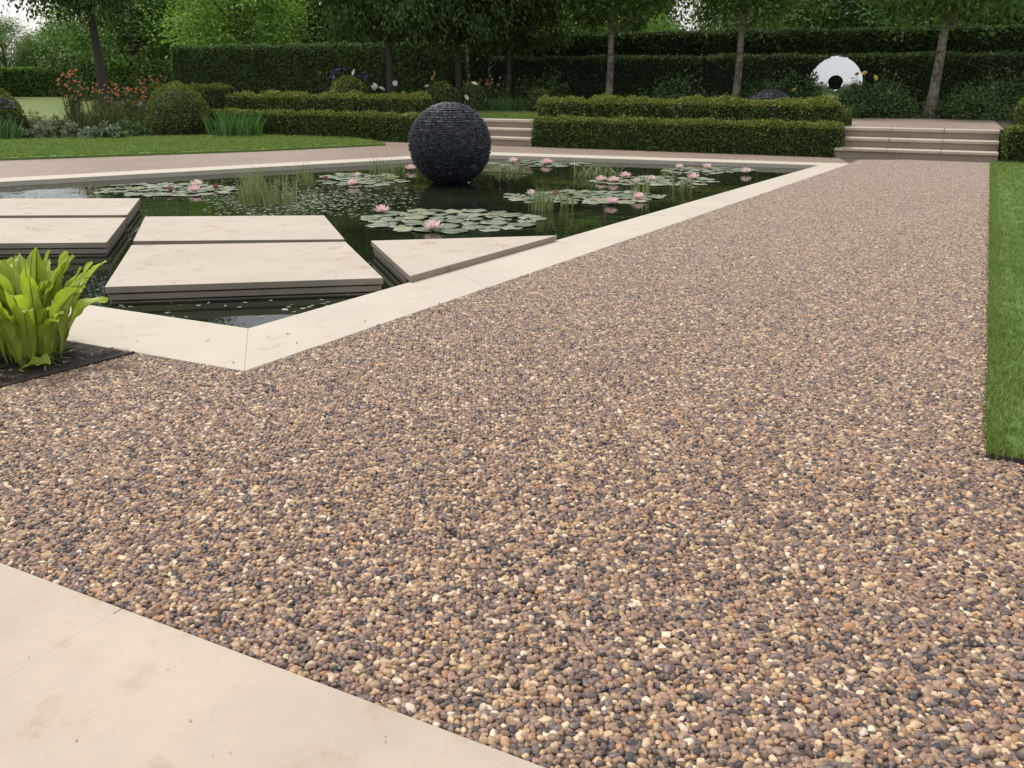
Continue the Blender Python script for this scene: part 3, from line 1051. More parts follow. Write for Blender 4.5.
def flower_plant(loc, w_, h_, label, fmat, count, r, leafmat='rose_leaf', n=1300, leaf=.06, fol_h=.6, stems=True, name='flowering_shrub', ftop=.55, cat='flowering plant'):
    root = thing(name, label, cat, loc, random.uniform(-.3, .3))
    me = loose_mesh('foliage', w_ / 2, w_ / 2.4, h_ * fol_h, n, leaf, leafmat, clumps=26)
    link('foliage', me, root)
    pts = []
    for _ in range(count):
        a, q = random.uniform(0, 6.283), math.sqrt(random.random()) * w_ / 2
        pts.append((math.cos(a) * q, math.sin(a) * q * .8, random.uniform(h_ * ftop, h_)))
    if stems:
        g = Geo()
        for p in pts:
            g.tube([(p[0] * .4, p[1] * .4, 0), (p[0] * .8, p[1] * .8, p[2] * .5), p], [.008, .006, .004], 5)
        link('stems', g.mesh('stems', [M['dark_leaf']]), root)
    if isinstance(fmat, str):
        fmat = [fmat]
    for i, m_ in enumerate(fmat):
        heads(root, pts[i::len(fmat)], m_, r)
    return root

def gp(px, py, z=0.0):
    x, y = at(px, py, z)
    return (x, y, z)
flower_plant(gp(78, 133), .62, 1.58, 'tall stand of orange-red flowers left of the big dark trunk', ['orange', 'peach'], 60, .042, fol_h=.55, ftop=.45, n=2000)
flower_plant(gp(106, 132), 1.0, 1.30, 'orange flowers and dark leaves wrapped round the big dark trunk', ['orange', 'peach'], 42, .042, fol_h=.75, ftop=.55, n=2400)
flower_plant(gp(133, 132), 1.15, 1.12, 'dense bank of orange flowers between the trunk and the clipped dome', ['orange', 'orange', 'peach'], 80, .04, fol_h=.7, ftop=.5, n=3000)
flower_plant(gp(158, 127), .9, 1.42, 'orange flowers rising behind the left shoulder of the clipped dome', ['orange', 'peach'], 56, .042, fol_h=.7, ftop=.5, n=2000)
flower_plant(gp(205, 130), .45, .85, 'few orange blooms at the right shoulder of the clipped dome', ['peach', 'yellow'], 7, .05, n=500)
flower_plant(gp(247, 131), .4, .75, 'coppery seed heads above the iris leaves', ['peach'], 9, .045, n=350)
def grassy(loc, w_, h_, label, mat='blade', n=160, wd=.03, name='leafy_clump', lean=.35, cat='plant'):
    """a clump of long upright blades"""
    g = Geo()
    for _ in range(n):
        a = random.uniform(0, 6.283)
        q = math.sqrt(random.random()) * w_ * .5
        x, y = math.cos(a) * q, math.sin(a) * q * .7
        h = h_ * random.uniform(.6, 1.0)
        lx, ly = random.gauss(0, lean) * .5 * h + x * .3, random.gauss(0, lean) * .5 * h
        b = random.uniform(0, 6.283)
        sx, sy = math.cos(b) * wd / 2, math.sin(b) * wd / 2
        V = [(x - sx, y - sy, 0), (x + sx, y + sy, 0), (x + lx * .4 + sx * .9, y + ly * .4 + sy * .9, h * .6), (x + lx * .4 - sx * .9, y + ly * .4 - sy * .9, h * .6),
             (x + lx + sx * .1, y + ly + sy * .1, h), (x + lx - sx * .1, y + ly - sy * .1, h)]
        g.add(V, [[0, 1, 2, 3], [3, 2, 4, 5]])
    return tag(link(name, g.mesh(name, [M[mat]]), None, loc, 0), label, cat)
grassy(gp(236, 138), 1.25, .72, 'fan of upright iris leaves right of the clipped dome', n=190)
p_ = thing('iris_clump', 'purple iris with upright leaves at the left edge', 'plant', gp(5, 141))
grassy((0, 0, 0), .8, .62, 'x', n=80).parent = p_
for c in p_.children:
    c.name = 'leaf_blades'
    del c['label'], c['category']
heads(p_, [(random.uniform(-.35, .35), random.uniform(-.2, .2), random.uniform(.70, .92)) for _ in range(10)], 'violet', .05)
for px, wpx, hh, lb in ((44, 36, .62, 'pale soft-leaved shrub on the left between iris and orange flowers'), (24, 20, .5, 'smaller pale soft-leaved shrub next to the purple iris'), (62, 18, .55, 'pale feathery plant below the tall orange flowers')):
    x, y, _z = gp(px, 137)
    me = loose_mesh('soft_shrub', wpx / 2 / 900 * y, .35, hh, 1500, .05, 'pale_leaf', 22)
    tag(link('soft_shrub', me, None, (x, y, 0), 0), lb, 'shrub')
for i, (px, lb) in enumerate(((26, 'silver-leaved plant nearest the purple iris at the lawn edge'), (44, 'silver-leaved plant in front of the pale soft shrub'), (72, 'silver-leaved plant with white tips left of the trunk'), (88, 'silver-leaved plant just left of the trunk foot'), (104, 'silver-leaved plant in front of the trunk foot'), (118, 'low silver-leaved plant right of the trunk foot'))):
    x, y, _z = gp(px, 140)
    me = loose_mesh('silver_plant', .24, .2, .26 + .06 * (i % 3), 260, .10, 'grey_leaf', 12)
    tag(link('silver_plant', me, None, (x, y, 0), random.uniform(0, 6)), lb, 'plant')
for px, lb in ((126, 'low green filler plant in front of the orange bank left of the clipped dome'), (143, 'low green filler plant touching the left foot of the clipped dome'), (232, 'low green plant behind the iris leaves')):
    x, y, _z = gp(px, 137)
    tag(link('filler_plant', loose_mesh('filler_plant', .36, .3, .42, 700, .06, 'rose_leaf', 16), None, (x, y, 0), random.uniform(0, 6)), lb, 'plant')
for px, hh, lb in ((112, .95, 'pale feathery grass plant right of the big dark trunk'), (138, .85, 'pale feathery grass plant left of the clipped dome'), (84, .9, 'pale feathery grass plant between tall orange flowers and trunk')):
    grassy(gp(px, 134), .7, hh, lb, n=120, wd=.014, mat='pale_leaf', lean=.5, name='feathery_grass')
def rock(loc, r, label, sq=.6):
    bm = bmesh.new()
    bmesh.ops.create_icosphere(bm, subdivisions=3, radius=r)
    for v in bm.verts:
        v.co *= 1 + .18 * math.sin(v.co.x * 5 / r) * math.cos(v.co.y * 3 / r + 1)
        v.co.z *= sq
        v.co.z += r * sq * .5
    me = bm_mesh('pale_rock', bm, M['pale_rock'])
    me.polygons.foreach_set('use_smooth', np.ones(len(me.polygons), bool))
    return tag(link('pale_rock', me, None, loc, random.uniform(0, 6)), label, 'rock')
rock(gp(212, 138.5), .09, 'larger pale stone on the turf at the foot of the clipped dome')
rock(gp(203, 138.2), .055, 'smaller pale stone on the turf at the foot of the clipped dome')

# terrace flowers
def tl(px, t, z=TZ):
    p = T(s_at(px, t), t)
    return (p.x, p.y, z)
def tall_flowers(px, t, tops, label, mat, r, name, cat='flower'):
    """stems with single heads: tops are (px, py)"""
    x0, y0, z0 = tl(px, t)
    root = thing(name, label, cat, (x0, y0, z0))
    g = Geo()
    pts = []
    for (a, b) in tops:
        p = T(s_at(a, t), t)
        z = CAM_H - (b - HORIZON) / 937 * p.y - z0
        q = (p.x - x0, p.y - y0 + random.uniform(-.15, .15), z)
        g.tube([(q[0] * .8, q[1], 0), (q[0] * .95, q[1], z * .5), q], [.008, .007, .006], 5)
        pts.append(q)
    link('stems', g.mesh('stems', [M['dark_leaf']]), root)
    me = loose_mesh('foliage', .3, .25, .3, 300, .07, 'rose_leaf', 10)
    link('foliage', me, root)
    heads(root, pts, mat, r)
    return root
tall_flowers(318, 2.6, [(318, 73)], 'single violet flower head on a tall stem left of the yellow dome', 'violet', .07, 'tall_flower')
tall_flowers(334, 3.0, [(331, 74), (335, 72), (338, 71), (344, 70), (332, 78)], 'cluster of violet flower heads behind the yellow dome', 'violet', .085, 'tall_flower')
tall_flowers(363, 3.0, [(364, 74), (361, 77), (366, 78)], 'violet flower heads right of the yellow dome', 'violet', .08, 'tall_flower')
tall_flowers(356, 2.8, [(356, 73)], 'large white bloom above the yellow dome', 'white', .11, 'white_rose')
tall_flowers(374, 2.2, [(372, 88), (374, 86)], 'pair of white blooms left of the thick slim trunk', 'white', .10, 'white_rose')
tall_flowers(382, 2.1, [(381, 89)], 'single white bloom touching the left side of the trunk', 'white', .10, 'white_rose')
tall_flowers(396, 2.4, [(395, 83), (402, 93)], 'white blooms right of the trunk behind the hedge', 'white', .08, 'white_rose')
tall_flowers(427, 2.2, [(427, 87)], 'slender white bloom left of the dark dome', 'white', .10, 'white_rose')
tall_flowers(465, 2.0, [(465, 97), (474, 84)], 'white blooms near the top of the slate sphere', 'white', .085, 'white_rose')
tall_flowers(434, 3.4, [(434, 73), (433, 78), (435, 76)], 'rusty flower spike behind the dark dome', 'peach', .07, 'rust_spike')
flower_plant(tl(491, 4.6), 1.1, .95, 'red-orange flowers beside the third slim trunk above the left steps', ['peach', 'crimson'], 30, .045, fol_h=.7, n=1200)
flower_plant(tl(466, 4.8), .7, .95, 'sparse peach flowers between the two slim trunks', ['peach'], 5, .05, fol_h=.7, n=900)
for px, t, wd, hh, lb in ((494, 3.6, 1.1, .42, 'grassy clump on the terrace turf above the left steps'), (516, 3.7, 1.0, .45, 'grassy clump right of the slim trunk above the left steps'), (478, 3.4, .6, .36, 'grassy clump beside the top of the slate sphere')):
    grassy(tl(px, t), wd, hh, lb, n=240, wd=.018, mat='blade', lean=.5)
tall_flowers(867, 4.9, [(866, 74), (875, 78)], 'yellow roses beside the mirror disc', 'yellow', .075, 'yellow_rose')
tall_flowers(795, 4.9, [(796, 90)], 'pale yellow rose left of the mirror disc', 'yellow', .075, 'yellow_rose')
grassy(tl(716, 1.75), .35, .62, 'pale spiky leaves poking above the terrace hedge', n=26, wd=.04, mat='pale_leaf')
grassy(tl(848, 1.3), .35, .42, 'pale leafy sprout at the right end of the terrace hedge', n=40, wd=.05, mat='pale_leaf')

# ------------------------------------------------------------------ trees
def tree_mesh_trunk(h, r0, r1, lean=(0, 0), limbs=(), n=10, mat='bark_dark'):
    g = Geo()
    k = 8
    pts, rad = [], []
    for i in range(k + 1):
        u = i / k
        pts.append((lean[0] * u + .03 * math.sin(u * 5), lean[1] * u + .02 * math.sin(u * 7 + 1), h * u))
        rad.append(r0 * (1 + .35 * max(0, 1 - u * 10)) + (r1 - r0) * u)
    g.tube(pts, rad, n)
    for (z, d, ln, r) in limbs:
        u = z / h
        b = Vector((lean[0] * u, lean[1] * u, z))
        d = Vector(d)
        e1 = b + d * ln * .5 + Vector((0, 0, .05 * ln))
        e2 = b + d * ln + Vector((0, 0, .2 * ln))
        g.tube([b, e1, e2], [r, r * .7, r * .25], 6)
    return g.mesh('trunk', [M[mat]], True)

def crown_mesh(name, rx, ry, z0, z1, clumps, per, leaf, mat, box=2.0, droop=.6, sc=.22, open_=0.0):
    """leaf clumps spread through a superellipsoid volume, thinner inside, gaps between"""
    d = rand_dirs(clumps * 3)
    p = np.sum(np.abs(d) ** (2 * box), axis=1) ** (-1 / (2 * box))
    d = d * p[:, None]
    rad = RNG.uniform(.35, 1.0, len(d)) ** .6
    C_ = d * rad[:, None]
    if open_:
        keep = waves(C_ * 3 + 5, 1, 2.0) > -open_
        C_ = C_[keep]
    C_ = C_[:clumps]
    m = len(C_)
    C_ = C_ * [rx, ry, (z1 - z0) / 2] + [0, 0, (z0 + z1) / 2]
    k = RNG.integers(0, m, m * per)
    size = sc * RNG.uniform(.7, 1.4, m)
    n = m * per
    P = C_[k] + RNG.normal(size=(n, 3)) * size[k][:, None] * [1, 1, .75]
    out = unit(P - [0, 0, (z0 + z1) / 2])
    ax = unit(rand_dirs(n) * .8 + out * .5 + [0, 0, -droop])
    nr = unit(rand_dirs(n) * .6 + out * .4 + [0, 0, .7])
    g = Geo()
    L_ = leaf * RNG.uniform(.6, 1.35, n)
    leaves(g, P, ax, nr, L_, L_ * .52, 0)
    return g.mesh(name, [M[mat]])

def row_tree(px, t, rtrunk, zbot, rx, ht, label, kind, lean=(0, 0), seed=0):
    p = T(s_at(px, t), t)
    root = thing('garden_tree', label, 'tree', (p.x, p.y, TZ - .02), T_ANG)
    limbs = []
    rr = random.Random(seed)
    for i in range(9):
        a = i * 2.4 + rr.random()
        limbs.append((zbot - TZ - .1 + i * .32, (math.cos(a) * .8, math.sin(a) * .8, .45), rx * rr.uniform(.7, .95), .05))
    link('trunk', tree_mesh_trunk(ht * .9, rtrunk, .03, lean, limbs, mat='bark_dark' if kind == 'dense' else 'bark_mottled'), root)
    if kind == 'dense':
        me = crown_mesh('crown', rx, rx, zbot - TZ, ht, 340, 75, .115, 'hornbeam', 2.2, 1.0, .22)
    else:
        me = crown_mesh('crown', rx, rx, zbot - TZ, ht, 200, 70, .13, 'plane', 1.4, .35, .23, .22)
    c = link('crown', me, root)
    c.location = (lean[0] * .7, lean[1] * .7, 0)
    return root
row_tree(389, 3.4, .115, 2.28, 1.75, 5.6, 'dense dark tree with broad flat-bottomed crown and the thickest slim trunk', 'dense', seed=1)
row_tree(457.5, 5.0, .10, 2.35, 1.9, 5.8, 'dense dark tree just left of the gap in the tall hedge', 'dense', seed=2)
row_tree(508, 6.2, .085, 2.20, 1.8, 5.5, 'dense dark tree rising behind the left steps', 'dense', seed=3)
row_tree(609, 5.7, .105, 2.55, 1.7, 5.6, 'mottled-bark tree at the left of the right-hand terrace hedge', 'open', seed=4)
row_tree(737, 5.7, .105, 2.60, 1.6, 5.8, 'mottled-bark tree standing left of the mirror disc', 'open', seed=5)
row_tree(935, 5.7, .125, 2.50, 2.0, 5.8, 'mottled-bark leaning tree right of the mirror disc', 'open', (.06, 0), seed=6)
# the big border tree on the left
x, y, _z = gp(106, 128)
y += 1.4
x *= 1.045
root = thing('border_tree', 'big dark-trunked tree rising from the orange flowers on the left', 'tree', (x, y, 0))
limbs = [(3.3 + i * .25, (math.cos(i * 2.1) * .8, math.sin(i * 2.1) * .8, .4), 1.9, .07) for i in range(9)]
link('trunk', tree_mesh_trunk(6.0, .17, .05, (-.12, 0), limbs), root)
link('crown', crown_mesh('crown', 2.9, 2.6, 3.15, 7.4, 330, 60, .15, 'hornbeam', 1.5, .8, .28, .3), root)

# trees beyond the hedges
def far_variant(mat, seed):
    h, rx = 10.0, 3.4
    rr = random.Random(seed)
    limbs = [(2.0 + i * .75, (math.cos(i * 2.3 + seed) * .75, math.sin(i * 2.3 + seed) * .75, .6), rr.uniform(1.6, 2.6), .09) for i in range(9)]
    tm = tree_mesh_trunk(9.2, .24, .04, (.2, 0), limbs, 8)
    cm = crown_mesh('crown', rx, rx, .9, h, 230, 85, .22, mat, 1.15, .3, .48, .75)
    return tm, cm
FV = {(m, k): far_variant(m, k) for m in ('far_dark', 'far_mid', 'far_light') for k in (1, 2)}
FAR = [  # px, distance, height, spread, kind, label
    (-60, 62, 7.5, 1.3, 'far_mid', 1), (6, 72, 5.6, 1.3, 'far_mid', 2), (38, 70, 4.4, .9, 'far_mid', 1), (66, 80, 5.4, 1.1, 'far_dark', 2),
    (104, 70, 7.6, 1.4, 'far_mid', 2), (136, 60, 8.5, 1.3, 'far_mid', 1), (172, 66, 10.5, 1.3, 'far_dark', 1), (205, 72, 12, 1.3, 'far_dark', 2),
    (240, 47, 7.6, 1.15, 'far_light', 1), (283, 52, 9, 1.1, 'far_mid', 2), (322, 60, 11, 1.3, 'far_dark', 1), (362, 55, 10, 1.2, 'far_mid', 1),
    (412, 58, 10, 1.3, 'far_dark', 2), (452, 62, 11, 1.3, 'far_mid', 2), (500, 54, 9.5, 1.2, 'far_mid', 1), (556, 47, 7.5, 1.1, 'far_light', 2),
    (590, 58, 10, 1.2, 'far_mid', 2), (626, 60, 9.5, .95, 'far_dark', 1), (660, 50, 4.6, .7, 'far_light', 1), (742, 60, 10, .95, 'far_mid', 1),
    (768, 50, 8, 1.1, 'far_mid', 2), (806, 58, 11, 1.2, 'far_dark', 2), (862, 50, 9.5, 1.2, 'far_dark', 1), (908, 56, 10, 1.2, 'far_mid', 2),
    (952, 48, 9, 1.2, 'far_dark', 2), (1000, 54, 10, 1.2, 'far_mid', 1), (1050, 48, 9, 1.2, 'far_dark', 1), (1110, 50, 9, 1.2, 'far_mid', 2)]
FL = ['broad tree beyond the field at the far left edge', 'rounded green tree beyond the far field hedge at the left', 'low bright sapling tree under the patch of sky',
      'dark tree at the right of the left sky patch', 'green tree right behind the big dark border trunk', 'bushy green tree over the dark field hedge',
      'dark tree left of the pale green tree', 'tallest dark tree behind the pale green tree', 'pale bright green tree above the left end of the tall hedge',
      'mid green tree just right of the pale green tree', 'dark tree filling the space left of the flat-bottomed crown', 'green tree hidden behind the flat-bottomed crown',
      'dark tree between the first two dense crowns', 'green tree above the narrow hedge gap', 'green tree behind the dense crown over the left steps',
      'pale light green tree above the left end of the right tall hedge', 'green tree behind the first mottled tree', 'dark tree right of the first mottled tree',
      'small yellow-green tree left of the central sky gap', 'green tree behind the second mottled tree', 'green tree just right of the second mottled tree',
      'dark tree above and left of the mirror disc', 'dark tree above and right of the mirror disc', 'green tree left of the leaning mottled trunk',
      'dark tree right of the leaning mottled trunk', 'green tree at the right edge above the tall hedge', 'dark tree cut by the right edge', 'green tree just beyond the right edge']
for (px, d, h, spx, mat, k), lb in zip(FAR, FL):
    x = (px - 512) / 937 * d
    tm, cm = FV[(mat, k)]
    root = thing('background_tree', lb, 'tree', (x, d, -.05), random.uniform(0, 6.283), 'trees beyond the hedges')
    root.scale = (spx * h / 10 * 1.05, spx * h / 10 * 1.05, h / 10)
    link('trunk', tm, root)
    link('crown', cm, root)

# ------------------------------------------------------------------ houses glimpsed through the trees
def house(px, d, w_, dep, eave, ridge, label, roof):
    x = (px - 512) / 937 * d
    root = thing('house', label, 'house', (x, d, -.05), .15)
    a, b = w_ / 2, dep / 2
    g = Geo()
    g.add([(-a, -b, 0), (a, -b, 0), (a, b, 0), (-a, b, 0), (-a, -b, eave), (a, -b, eave), (a, b, eave), (-a, b, eave), (-a, 0, ridge - .12), (a, 0, ridge - .12)],
          [[0, 1, 5, 4], [2, 3, 7, 6], [3, 0, 4, 7], [1, 2, 6, 5]])
    g.add([(-a, -b, eave), (-a, 0, ridge - .12), (-a, b, eave), (a, -b, eave), (a, b, eave), (a, 0, ridge - .12)], [[0, 1, 2], [3, 4, 5]])
    link('wall', g.mesh('wall', [M['render_wall']]), root)
    r = Geo()
    o_, th = .35, .12
    for sg in (-1, 1):
        V = [(-a - o_, sg * (b + o_), eave - .2), (a + o_, sg * (b + o_), eave - .2), (a + o_, 0, ridge), (-a - o_, 0, ridge)]
        V += [(x_, y_, z_ + th) for x_, y_, z_ in V]
        r.add(V, [[0, 1, 2, 3], [4, 5, 6, 7], [0, 1, 5, 4], [1, 2, 6, 5], [2, 3, 7, 6], [3, 0, 4, 7]])
    rf = link('roof', r.mesh('roof', [M[roof]]), root)
    bm = prism([(-.4, -.3), (.4, -.3), (.4, .3), (-.4, .3)], ridge - .5, ridge + 1.0, .02)
    ch = link('chimney', bm_mesh('chimney', bm, M['tile']), rf, (a * .6, 0, 0))
    for wx in (-a * .55, a * .05, a * .6):
        fr = bm_mesh('window', prism([(-.5, -.05), (.5, -.05), (.5, .03), (-.5, .03)], 0, 1.2, .01), M['render_wall'])
        wd = link('window', fr, root, (wx, -b - .02, eave * .45))
        gl = Geo()
        gl.add([(-.43, -.056, .08), (.43, -.056, .08), (.43, -.056, 1.12), (-.43, -.056, 1.12)], [[0, 1, 2, 3]])
        link('pane', gl.mesh('pane', [M['glass']]), wd)
house(468, 50, 2.6, 4, 2.2, 3.3, 'white cottage with red tiled roof glimpsed through the hedge gap', 'tile')
house(627, 64, 3.2, 5, 3.2, 4.9, 'brown-roofed building just showing over the tall hedge', 'slate_tile')

# ------------------------------------------------------------------ mirror disc and the slate dome
p = T(s_at(836, 6.4), 6.4)
dd = p.y
cz = CAM_H - (82.5 - HORIZON) / 937 * dd
ro, ri = 24.8 / 915 * dd, 6.4 / 915 * dd
g = Geo()
N_ = 96
prof = [(ri, -.03), (ri + .02, -.045), (ro - .02, -.045), (ro, -.03), (ro, .03), (ro - .02, .045), (ri + .02, .045), (ri, .03)]
V = [(r_ * math.cos(2 * math.pi * k / N_), y_, r_ * math.sin(2 * math.pi * k / N_)) for k in range(N_) for r_, y_ in prof]
m = len(prof)
F = [[k * m + j, k * m + (j + 1) % m, ((k + 1) % N_) * m + (j + 1) % m, ((k + 1) % N_) * m + j] for k in range(N_) for j in range(m)]
g.add(V, F)
root = thing('mirror_disc', 'polished steel ring sculpture with round hole reflecting the sky', 'sculpture', (p.x, p.y, TZ), math.atan2(-p.x, p.y) * .9)
dk = link('disc', g.mesh('disc', [M['mirror']]), root, (0, 0, cz - TZ))
dk.rotation_euler.x = R(-.35)
link('plinth', bm_mesh('plinth', prism([(-.25, -.2), (.25, -.2), (.25, .2), (-.25, .2)], 0, max(cz - ro - TZ + .05, .1), .01), M['slate']), root)

def slate_ball(name, rad, zcut, course, bw, jitter, seed=3):
    """stacked slates: courses of thin blocks following a sphere"""
    rr = np.random.default_rng(seed)
    g = Geo()
    z = -rad + zcut
    def ring(zz):
        return math.sqrt(max(rad * rad - min(abs(zz), rad * .999) ** 2, .0003))
    while z < rad - course * .12:
        h = course * rr.uniform(.7, 1.3) * min(1.0, max(.22, (1 - (z / rad) ** 2) * 2.4)) if z > 0 else course * rr.uniform(.7, 1.3)
        off = rr.normal() * jitter * .35
        r = ring(z + h * .5)
        k = max(5, int(2 * math.pi * r / bw))
        cuts = np.sort((np.arange(k) + rr.uniform(-.38, .38, k)) * 2 * math.pi / k) + rr.uniform(0, 6)
        for i in range(k):
            a0 = cuts[i]
            a1 = cuts[(i + 1) % k] + (2 * math.pi if i == k - 1 else 0)
            gap = .003 / max(r, .05)
            a0 += gap; a1 -= gap
            j0 = off + rr.normal() * jitter
            j1 = j0 + rr.normal() * jitter * .5
            rin = max(r - .14, 0.0)
            za, zb = z + rr.uniform(0, .2) * h, z + h * rr.uniform(.66, .9)
            am = (a0 + a1) / 2
            V = []
            for zz in (za, zb):
                rz = .35 * r + .65 * ring(zz) - (.004 if zz == za else 0)
                ra, rb = rz + j0, rz + j1
                mid = (ra + rb) / 2 / math.cos((a1 - a0) / 2) + .006
                ra, rb = ra - .006, rb - .006
                V += [(rin * math.cos(a0), rin * math.sin(a0), zz), (ra * math.cos(a0), ra * math.sin(a0), zz), (mid * math.cos(am), mid * math.sin(am), zz),
                      (rb * math.cos(a1), rb * math.sin(a1), zz), (rin * math.cos(a1), rin * math.sin(a1), zz)]
            g.add(V, [[0, 1, 6, 5], [1, 2, 7, 6], [2, 3, 8, 7], [3, 4, 9, 8]])
            g.add(V, [[5, 6, 7], [5, 7, 8], [5, 8, 9], [0, 2, 1], [0, 3, 2], [0, 4, 3]])
        z += h
    # solid heart
    bm = bmesh.new()
    bmesh.ops.create_uvsphere(bm, u_segments=32, v_segments=20, radius=rad * .94)
    V = [(v.co.x, v.co.y, max(v.co.z, -rad + zcut)) for v in bm.verts]
    F4 = [[v.index for v in f.verts] for f in bm.faces if len(f.verts) == 4]
    F3 = [[v.index for v in f.verts] for f in bm.faces if len(f.verts) == 3]
    bm.free()
    g.add(V, F4)
    g.add(V, F3)
    return g.mesh(name, [M['slate']])
SR = .60
sp = (-.913, 13.50, WZ + SR - .045)
tag(link('slate_sphere', slate_ball('slate_sphere', SR, .012, .029, .068, .0075), None, sp), 'large dark sphere of stacked slate standing in the pond', 'sculpture')
q = tl(772, 4.2)
tag(link('slate_dome', slate_ball('slate_dome', .62, .30, .034, .09, .012, 5), None, (q[0], q[1], TZ + .01)), 'small blue-grey slate dome behind the right terrace hedge', 'sculpture')

# ------------------------------------------------------------------ stepping slabs in the pond
def slab_stack(name, poly, label, top=.052, under=None):
    cx = sum(p[0] for p in poly) / len(poly)
    cy = sum(p[1] for p in poly) / len(poly)
    loc = [(x - cx, y - cy) for x, y in poly]
    root = thing(name, label, 'stepping stone', (cx, cy, 0))
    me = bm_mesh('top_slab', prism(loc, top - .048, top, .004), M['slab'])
    me.materials.append(M['edge'])                      # side faces get a darker stone colour than the top face
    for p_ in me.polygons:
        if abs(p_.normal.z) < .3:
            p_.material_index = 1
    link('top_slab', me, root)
    base = under if under else [.012] * len(poly)
    z = top - .048
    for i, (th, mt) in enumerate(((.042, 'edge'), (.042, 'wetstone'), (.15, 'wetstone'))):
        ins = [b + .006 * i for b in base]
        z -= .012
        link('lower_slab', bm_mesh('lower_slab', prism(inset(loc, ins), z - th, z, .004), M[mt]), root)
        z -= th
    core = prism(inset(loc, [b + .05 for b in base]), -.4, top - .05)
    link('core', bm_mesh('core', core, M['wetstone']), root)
    return root
C1 = [at(104.5, 286.5, .055), at(383, 277.5, .055), at(345.5, 241.3, .055), at(131.5, 244.6, .055)]
C2 = [at(133, 240.6, .055), at(344.5, 238.8, .055), at(324, 215, .055), at(145, 216.2, .055)]
L1 = [at(-190, 244.5, .055), at(106.5, 242, .055), at(126, 217.3, .055), at(-150, 218.5, .055)]
L2 = [at(-150, 215.6, .055), at(127, 214.6, .055), at(140, 198, .055), at(-150, 198.6, .055)]
T1 = [at(371, 240.3, .055), at(410, 275.5, .055), at(557, 235, .055)]
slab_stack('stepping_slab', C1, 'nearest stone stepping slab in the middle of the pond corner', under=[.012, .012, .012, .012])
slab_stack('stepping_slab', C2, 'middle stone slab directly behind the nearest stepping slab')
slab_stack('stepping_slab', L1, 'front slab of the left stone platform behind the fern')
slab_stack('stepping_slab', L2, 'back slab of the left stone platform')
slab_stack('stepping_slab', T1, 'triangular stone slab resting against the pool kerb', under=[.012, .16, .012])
# specks of debris on the stone
n = 60
P = np.array([at(random.uniform(120, 380), random.uniform(222, 285), .054) + (.056,) for _ in range(26)] + [at(random.uniform(0, 125), random.uniform(205, 245), .054) + (.056,) for _ in range(12)]
             + [at(random.uniform(400, 520), random.uniform(242, 262), .054) + (.056,) for _ in range(6)] + [at(random.uniform(20, 420), random.uniform(640, 760), .0) + (.005,) for _ in range(16)])
ok = np.ones(len(P), bool)
polys = [C1, C2, L1, T1, [pv(-3.6, 0.02), pv(3.6, .02), pv(3.6, 3.6), pv(-3.6, 3.6)]]
ok = np.any([inside(inset(q_, .03), P[:, 0], P[:, 1]) for q_ in polys], axis=0)
P = P[ok]
lg = Geo()
leaves(lg, P, rand_dirs(len(P)) * [1, 1, .15], np.array([[0, 0, 1.0]] * len(P)), RNG.uniform(.006, .028, len(P)) * np.where(P[:, 2] < .02, .35, 1), RNG.uniform(.005, .014, len(P)) * np.where(P[:, 2] < .02, .4, 1))
gx = np.concatenate([RNG.uniform(-1.6, 5.0, 46), RNG.uniform(-2.3, -.6, 26)])
gy = np.concatenate([RNG.uniform(2.6, 9.0, 46), RNG.uniform(3.4, 5.6, 26)])
okg = ~((gx > 1.85 + (gy - 3.28) * .512)) & ((gx - P0.x) * nn.x + (gy - P0.y) * nn.y < -.03) & ~inside(K_IN, gx, gy) & ~inside(BED, gx, gy)
gz = np.where(inside(K_OUT, gx, gy), .004, .006)
G = np.stack([gx, gy, gz], 1)[okg]
leaves(lg, G, rand_dirs(len(G)) * [1, 1, .15], np.array([[0, 0, 1.0]] * len(G)) + RNG.normal(size=(len(G), 3)) * .2, RNG.uniform(.010, .030, len(G)), RNG.uniform(.006, .014, len(G)))
struct(link('debris', lg.mesh('debris', [M['litter']])), 'stuff')

# ------------------------------------------------------------------ water lilies
def pad_mesh(seed):
    rr = random.Random(seed)
    g = Geo()
    nn_ = 26
    half = rr.uniform(.10, .2)
    ring = []
    for k in range(nn_ + 1):
        a = half + (2 * math.pi - 2 * half) * k / nn_
        r = 1 + .04 * math.sin(3 * a + seed) + rr.uniform(-.015, .015)
        ring.append((r * math.cos(a), r * math.sin(a), .02 + (.03 + .02 * (seed % 3)) * math.sin(2 * a + seed) ** 2))
    mid = [(x * .6, y * .6, .012) for x, y, z in ring]
    V = [(.04, 0, .0)] + mid + ring + [(x * .985, y * .985, z - .03) for x, y, z in ring]
    m_ = nn_ + 1
    g.add(V, [[1 + k, 1 + m_ + k, 2 + m_ + k, 2 + k] for k in range(nn_)] + [[1 + m_ + k, 1 + 2 * m_ + k, 2 + 2 * m_ + k, 2 + m_ + k] for k in range(nn_)])
    g.add(V, [[0, 1 + k, 2 + k] for k in range(nn_)])
    return g.mesh('lily_pad', [M['pad']], True)
PADS = [pad_mesh(k) for k in range(6)]
